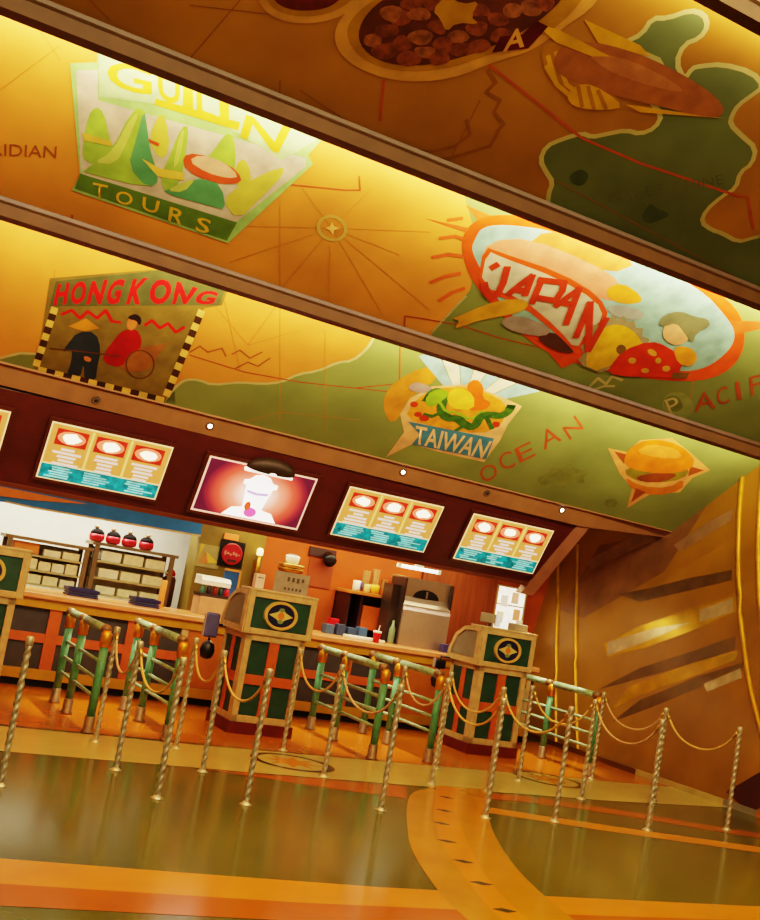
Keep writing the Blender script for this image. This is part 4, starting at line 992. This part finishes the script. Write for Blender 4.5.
link('stem', mtube([(0, -.05, -.1), (0, -.05, .26)], .025, 10), BRASS_D, t, True)
link('back_plate', mbox(-.035, .035, -.02, 0, -.1, .2), BRASS_D, t)
link('lit_tip', lathe([(.02, .26), (.038, .27), (.038, .33), (.02, .35)], 12, (0, -.05, 0)), glow('sconce_glow', '#ffe0a0', 2.0), t, True)
# customer displays at the back of the podiums
def terminal(x, y, label, k=1.0):
    t = thing('payment_terminal', label, 'payment terminal', (x, y, .95), 0, 'payment terminals on the podiums')
    link('bracket_arm', mtube([(.14, .0, -.02), (0, 0, -.02), (0, -.0, -.18)], .014), BLACK, t, True)
    d = link('display', mbox(-.075, .065, -.03, .0, -.15, .09*k, bev=.02), mat('terminal_blue', '#54547c', 0.35) if k == 1 else BLACK, t)
    link('display_edge', mbox(-.088, -.077, -.035, .0, -.14, .07*k), mat('terminal_pale', '#a08c8c', 0.4), d)
    link('card_reader', lathe([(.02, -.36), (.055, -.345), (.075, -.28), (.06, -.21), (.02, -.18)], 14), BLACK, t, True)
terminal(3.62, 10.42, 'blue grey terminal with black card reader left of middle podium')
terminal(6.39, 10.68, 'small black terminal with card reader left of right podium', -.6)

# ================================================================== RIGHT BAY CONTENTS
p = AY(268,582,10.03)
t = thing('white_ticket_box', 'small white box on top of the middle podium, left end', 'box', (3.86, 10.02, 1.35))
link('box_body', mbox(-.045, .045, -.04, .04, 0, .14, bev=.005), mat('pinkish_white', '#d8b8a4', 0.5), t)
link('slot', mbox(-.03, .03, -.042, -.039, .10, .108), BLACK, t)
t = thing('counter_sign', 'grey hand lettered sign standing on the middle podium', 'sign', (4.20, 10.0, 1.35))
link('sheet', mbox(-.19, .17, -.006, .006, .0, .20), mat('grey_sign', '#8c7a64', 0.6, 0, 0.15, 14), t)
rn = random.Random(9)
link('sign_marks', boxes([(-.06+.05*i, -.035+.05*i, -.009, -.006, .115+rn.uniform(-.01, .01), .155) for i in range(4)]+[(-.08+.04*i, -.06+.04*i, -.009, -.006, .03, .055) for i in range(5)]), mat('sign_ink', '#4c3c2c', 0.6), t)
link('stand', mbox(-.10, .10, .006, .06, 0, .012), mat('grey_sign', '#8c7a64', 0.6), t)
p = AY(293,566,12.0)
t = thing('gold_bowl_stack', 'gold bowl stack topped with a white cup behind the grey sign', 'bowl stack', (p.x, 12.05, CT))
link('pedestal', lathe([(.10, 0), (.11, .02), (.08, .1), (.07, .57), (.1, .61)], 18), MAROON_D, t, True)
for k in range(2): link('bowl', lathe([(.07, .61+.05*k), (.14, .63+.05*k), (.16, .665+.05*k), (.15, .67+.05*k)], 22), BRASS if k else BRASS_D, t, True)
link('cup', lathe([(.06, .72), (.075, .74), (.085, .81), (.075, .82)], 18), WHITE, t, True)
link('cup_filling', lathe([(.0, .815), (.07, .816), (.05, .835)], 18), mat('cup_blue', '#54646c', 0.5), t, True)
p = AY(323,556,YB)
t = thing('wall_spotlight', 'black spotlight on a maroon plate on the orange wall', 'spotlight', (p.x, YB, p.z))
link('wall_plate', mbox(-.20, .16, -.03, 0, -.02, .09), MAROON_D, t)
bm = lathe([(.03, 0), (.075, .02), (.085, .10), (.08, .13)], 16); bmesh.ops.rotate(bm, verts=bm.verts[:], matrix=Matrix.Rotation(math.radians(120), 3, 'X')); bmesh.ops.translate(bm, verts=bm.verts[:], vec=(.04, -.05, .01))
link('lamp_head', bm, BLACK, t, True)
simple('wall_panel', 'dark orange square panel hanging under the black spotlight', 'panel', mbox(-.17, .16, -.015, 0, -.24, .10), mat('rust_panel', '#8c3a0c', 0.6), (p.x, YB, p.z-.15))
# hutch on the counter
hp = AY(343,590,12.38); hq = AY(391,600,12.38)
hx0, hx1 = hp.x, hq.x; hw = (hx1-hx0)/2; hz = hp.z-CT
t = thing('counter_hutch', 'dark maroon hutch with orange drawer fronts behind the right counter', 'hutch', ((hx0+hx1)/2, 12.38, CT))
link('carcass', boxes([(-hw, -hw+.03, -.2, .2, 0, hz), (hw-.03, hw, -.2, .2, 0, hz), (-hw, hw, .17, .2, 0, hz)]), MAROON_D, t)
link('top_board', mbox(-hw-.02, hw+.02, -.23, .2, hz-.02, hz+.02, bev=.005), mat('hutch_top', '#b87034', 0.35), t)
link('divider', mbox(-.17, -.14, -.19, .17, 0, hz-.02), MAROON_D, t)
link('drawer_front', mbox(-.12, hw-.03, -.2, .0, .1, hz-.14, bev=.006), mat('drawer_orange', '#b8541c', 0.5), t)
link('dark_slot', mbox(-.13, hw-.03, -.12, .1, hz-.13, hz-.03), BLACK, t)
hzt = CT+hz+.021
def cupstack(x, label, n, m_, r=.05, h=.09, y=12.38):
    t = thing('cup_stack', label, 'cup stack', (x, y, hzt), 0)
    for k in range(n): link('cup', lathe([(r*.7, .035*k), (r, .035*k+h*.95), (r*1.06, .035*k+h), (r*.9, .035*k+h)], 14), m_, t, True)
xx = lambda px, py: AY(px, py, 12.38).x
t = thing('blue_white_mug', 'white mug with blue side on the hutch top, left end', 'mug', (xx(357,580), 12.36, hzt))
link('mug_body', lathe([(.04, 0), (.05, .01), (.052, .12), (.045, .125)], 16), WHITE, t, True)
link('blue_patch', mbox(.015, .058, -.045, .03, .03, .115, bev=.01), mat('mug_blue', '#3c4c9c', 0.4), t)
simple('yellow_tub', 'yellow tub on the hutch top in front of the cups', 'tub', lathe([(.045, 0), (.06, .01), (.065, .10), (.05, .11)], 16), mat('yellow_tub', '#d09c24', 0.4), (xx(371,583), 12.27, hzt), None, True)
simple('cream_tub', 'cream tub beside the yellow tub on the hutch top', 'tub', lathe([(.03, 0), (.04, .01), (.042, .09), (.035, .10)], 16), mat('cream_tub', '#d8bc7c', 0.4), (xx(364,583), 12.27, hzt), None, True)
BG = mat('beige_cup', '#c09468', 0.5, 0, 0.15, 20)
cupstack(xx(369,570), 'left stack of beige cups on the hutch top', 6, BG, .048, y=12.42)
cupstack(xx(378,572), 'middle stack of beige cups on the hutch top', 7, BG, .048, y=12.42)
cupstack(xx(387,576), 'right stack of beige cups on the hutch top, by the orange post', 4, mat('tan_cup', '#b07c4c', 0.5), .046, y=12.42)
t = thing('lit_menu_post', 'orange lit narrow post between hutch and drinks machine', 'post', (AY(397,580,12.45).x+.02, 12.45, 0))
link('shaft', mbox(-.06, .06, -.05, .05, 0, 1.72), mat('lit_orange_post', '#e0844c', 0.5, emit=0.25), t)
link('cap', mbox(-.075, .075, -.065, .065, 1.72, 1.76), GOLDWOOD, t)
# things in front of the hutch on the counter
xc = lambda px, py: AY(px, py, 11.75).x
t = thing('white_cutting_board', 'long white board lying on the right counter', 'board', (xc(362,628), 11.62, CT))
link('slab', mbox(-.25, .20, -.09, .09, 0, .035, bev=.008), WHITE, t); link('grip', mbox(.2, .25, -.03, .03, .005, .03, bev=.006), WHITE, t)
BX = ['#3c5468', '#2c3c54', '#2c4460', '#3c5c7c']
for k in range(4):
    px = 336+k*11
    simple('blue_carton', '%s from left of the four blue cartons behind the white board' % labs[k], 'carton', mbox(-.055, .055, -.06, .06, 0, .11+.02*(k % 2), bev=.005), mat('blue_carton_%d' % k, BX[k], 0.5), (xc(px, 618+k*2), 11.92, CT), 'blue cartons on the right counter')
simple('red_carton', 'red carton behind the blue cartons on the right counter', 'carton', mbox(-.05, .06, -.05, .05, 0, .18, bev=.006), RED, (xc(343,615), 12.0, CT))
def cup(x, y, label):
    t = thing('red_cup', label, 'cup', (x, y, CT))
    link('cup_body', lathe([(.03, 0), (.035, .005), (.047, .11), (.045, .115)], 18), RED, t, True)
    link('lid', lathe([(.05, .112), (.052, .122), (.046, .135), (.02, .138)], 18), WHITE, t, True)
    link('straw', mtube([(.01, 0, .135), (.02, 0, .2)], .005, 6), WHITE, t)
cup(AY(378,629,11.5).x, 11.5, 'red drink cup with white lid on the right counter edge')
p = AY(392,620,11.85)
simple('green_bottle', 'pale green bottle beside the steel drinks machine', 'bottle', lathe([(.035, 0), (.04, .01), (.04, .17), (.018, .22), (.015, .27), (.01, .275)], 14), mat('green_bottle', '#6c7c5c', 0.3), (p.x, 11.8, CT), None, True)
# drinks machine
ma, mb_ = AY(399,635,11.72), AY(446,642,11.72)
mw = (mb_.x-ma.x)/2; mx = (mb_.x+ma.x)/2; MZ = AY(410,577,11.72).z-CT
t = thing('drinks_machine', 'tall stainless steel drinks machine with arched dark opening', 'drinks machine', (mx, 11.95, CT))
prof = [(-.23, 0), (-.23, MZ*.52), (-.21, MZ*.60), (-.16, MZ*.65), (-.14, MZ*.72), (-.14, MZ), (.17, MZ), (.17, 0)]
link('housing', prism(prof, 'x', -mw, mw), STEEL, t)
bm = bmesh.new(); n = 14
pts = [Vector((mw*.55*math.cos(PI*k/n), -.146-.02*0, MZ*.72+MZ*.13*math.sin(PI*k/n))) for k in range(n+1)]
flat(bm, pts); link('arched_opening', bm, BLACK, t)
link('nozzle', mbox(-.01, .01, -.16, -.146, MZ*.73, MZ*.83), STEEL, t)
for s in (-1, 1): link('side_trim', mbox(s*mw-.012, s*mw+.012, -.2, .165, 0.01, MZ*.98), STEEL_D, t)
link('left_column', mbox(-mw-.12, -mw-.012, -.1, .14, 0, MZ*.86), STEEL_D, t)
p = AY(419,569,11.9)
t = thing('strip_light', 'white fluorescent strip above the steel drinks machine', 'light', (p.x, 11.9, p.z))
link('tube', mtube([(-.27, 0, 0), (.27, 0, 0)], .022, 10), glow('strip_white', '#eafff8', 2.2), t, True)
for s in (-1, 1): link('end_cap', mbox(s*.28-.02, s*.28+.02, -.025, .025, -.025, .03), WHITE, t)
link('mount', mbox(-.06, .06, -.012, .012, .02, 2.3-p.z), WHITE, t)
simple('navy_carton', 'small navy carton right of the drinks machine', 'carton', mbox(-.05, .05, -.05, .05, 0, .10, bev=.006), mat('violet_navy', '#34305c', 0.4), (AY(446,640,11.6).x, 11.6, CT))
# bright posted window
wx0, wx1 = AY(509,600,YB-.06).x, 8.66
t = link('window_1', mbox(8.22, 8.66, YB-.04, YB-.002, 1.30, 1.86), glow('window_glow', '#fff0d8', 1.5, 0.25, 9)); setp(t, kind='structure')
link('window_frame', boxes([(8.2, 8.22, YB-.06, YB-.002, 1.28, 1.88), (8.66, 8.68, YB-.06, YB-.002, 1.28, 1.88), (8.22, 8.66, YB-.06, YB-.002, 1.86, 1.88), (8.22, 8.66, YB-.06, YB-.002, 1.28, 1.30), (8.22, 8.66, YB-.05, YB-.04, 1.62, 1.635)]), GOLDWOOD, t)
rn = random.Random(5)
for k, (a, z, lab) in enumerate([(8.30, 1.38, 'lower left'), (8.33, 1.60, 'upper left'), (8.50, 1.66, 'upper right'), (8.56, 1.44, 'lower right')]):
    simple('posted_sheet', 'pale paper sheet posted on the bright window, %s' % lab, 'sheet', mbox(-.055, .055, -.003, 0, 0, .15), mat('posted_%d' % k, ['#e8d4b0', '#f0e4d0', '#e0b890', '#d89c6c'][k], 0.6, emit=.5), (a, YB-.052, z), 'posted sheets on the bright window')
# register on the right podium
t = thing('cash_register', 'grey cash register screen with white edge on the right podium', 'cash register', (6.72, 10.33, 1.33))
link('stand', lathe([(.06, 0), (.06, .012), (.018, .02), (.018, .07)], 14), STEEL_D, t, True)
link('screen_back', mbox(-.12, .06, -.02, .02, .06, .16, bev=.006), mat('register_grey', '#8c7c64', 0.4), t)
link('screen_edge', mbox(.065, .12, -.03, .02, .03, .16, bev=.006), mat('register_white', '#c8d0d0', 0.4, emit=.3), t)
t = thing('receipt_printer', 'low grey printer on the right podium, right of the register', 'printer', (7.08, 10.3, 1.33))
link('body', mbox(-.09, .09, -.06, .08, 0, .10, bev=.012), mat('register_grey', '#8c7c64', 0.4), t); link('paper', mbox(-.04, .04, -.01, .0, .1, .14), WHITE, t)
# ================================================================== LIGHT
def area(name, loc, rot, sx, sy, power, col):
    l = bpy.data.lights.new(name, 'AREA'); l.shape = 'RECTANGLE'; l.size = sx; l.size_y = sy; l.energy = power; l.color = col
    o = bpy.data.objects.new(name, l); COL.objects.link(o); o.location = loc; o.rotation_euler = rot; return o
def spot(name, loc, target, power, ang, col, blend=.6, r=.04):
    l = bpy.data.lights.new(name, 'SPOT'); l.energy = power; l.spot_size = math.radians(ang); l.spot_blend = blend; l.color = col; l.shadow_soft_size = r
    o = bpy.data.objects.new(name, l); COL.objects.link(o); o.location = loc
    o.rotation_euler = (Vector(target)-Vector(loc)).to_track_quat('-Z', 'Y').to_euler(); return o
WARM = (1.0, .84, .70)
for y, z, tt, pw in ((B2Y, B2Z, T2, 480), (B1Y, B1Z, T1, 520), (B0Y, B0Z, T0, 150)):
    xm = 2.6
    tilt = math.radians(90+38)
    o = area('cove_light', (xm, y+.03, z-tt*xm+.14), (tilt, 0, 0), 13.0, .06, pw, WARM)
    o.rotation_euler = (tilt, math.atan(tt)*0, 0)
    o.rotation_euler.rotate(Matrix.Rotation(math.atan(tt), 3, 'Y').to_euler())
for x, y in ((2.65, 10.2), (5.1, 10.1), (7.4, 10.2), (-0.2, 10.2)):
    spot('downlight_beam', (x, 10.45, 2.55), (x, y-.05, 0), 340, 40, (1, .78, .58), .5)
area('kitchen_light', (2.4, 12.7, 2.25), (0, 0, 0), 2.6, .5, 75, (1, .95, .80))
area('bay_light', (6.0, 12.0, 2.25), (0, 0, 0), 3.6, .4, 50, (1, .82, .5))
area('counter_light', (4.0, 11.45, 2.2), (0, 0, 0), 7.0, .2, 45, (1, .82, .5))
area('hall_fill', (3.0, 4.0, 6.2), (math.radians(12), 0, 0), 8.0, 3.0, 600, (1, .80, .44))  # added overhead fill, stands for no hall fixture
area('hall_fill', (1.0, -2.5, 4.5), (math.radians(58), 0, math.radians(-15)), 6.0, 3.0, 190, (1, .80, .46))  # added front fill from behind the camera
wl = bpy.data.worlds.new('world'); scn.world = wl; wl.use_nodes = True
bgn = wl.node_tree.nodes['Background']; bgn.inputs[0].default_value = (1.0, .70, .30, 1); bgn.inputs[1].default_value = 0.2
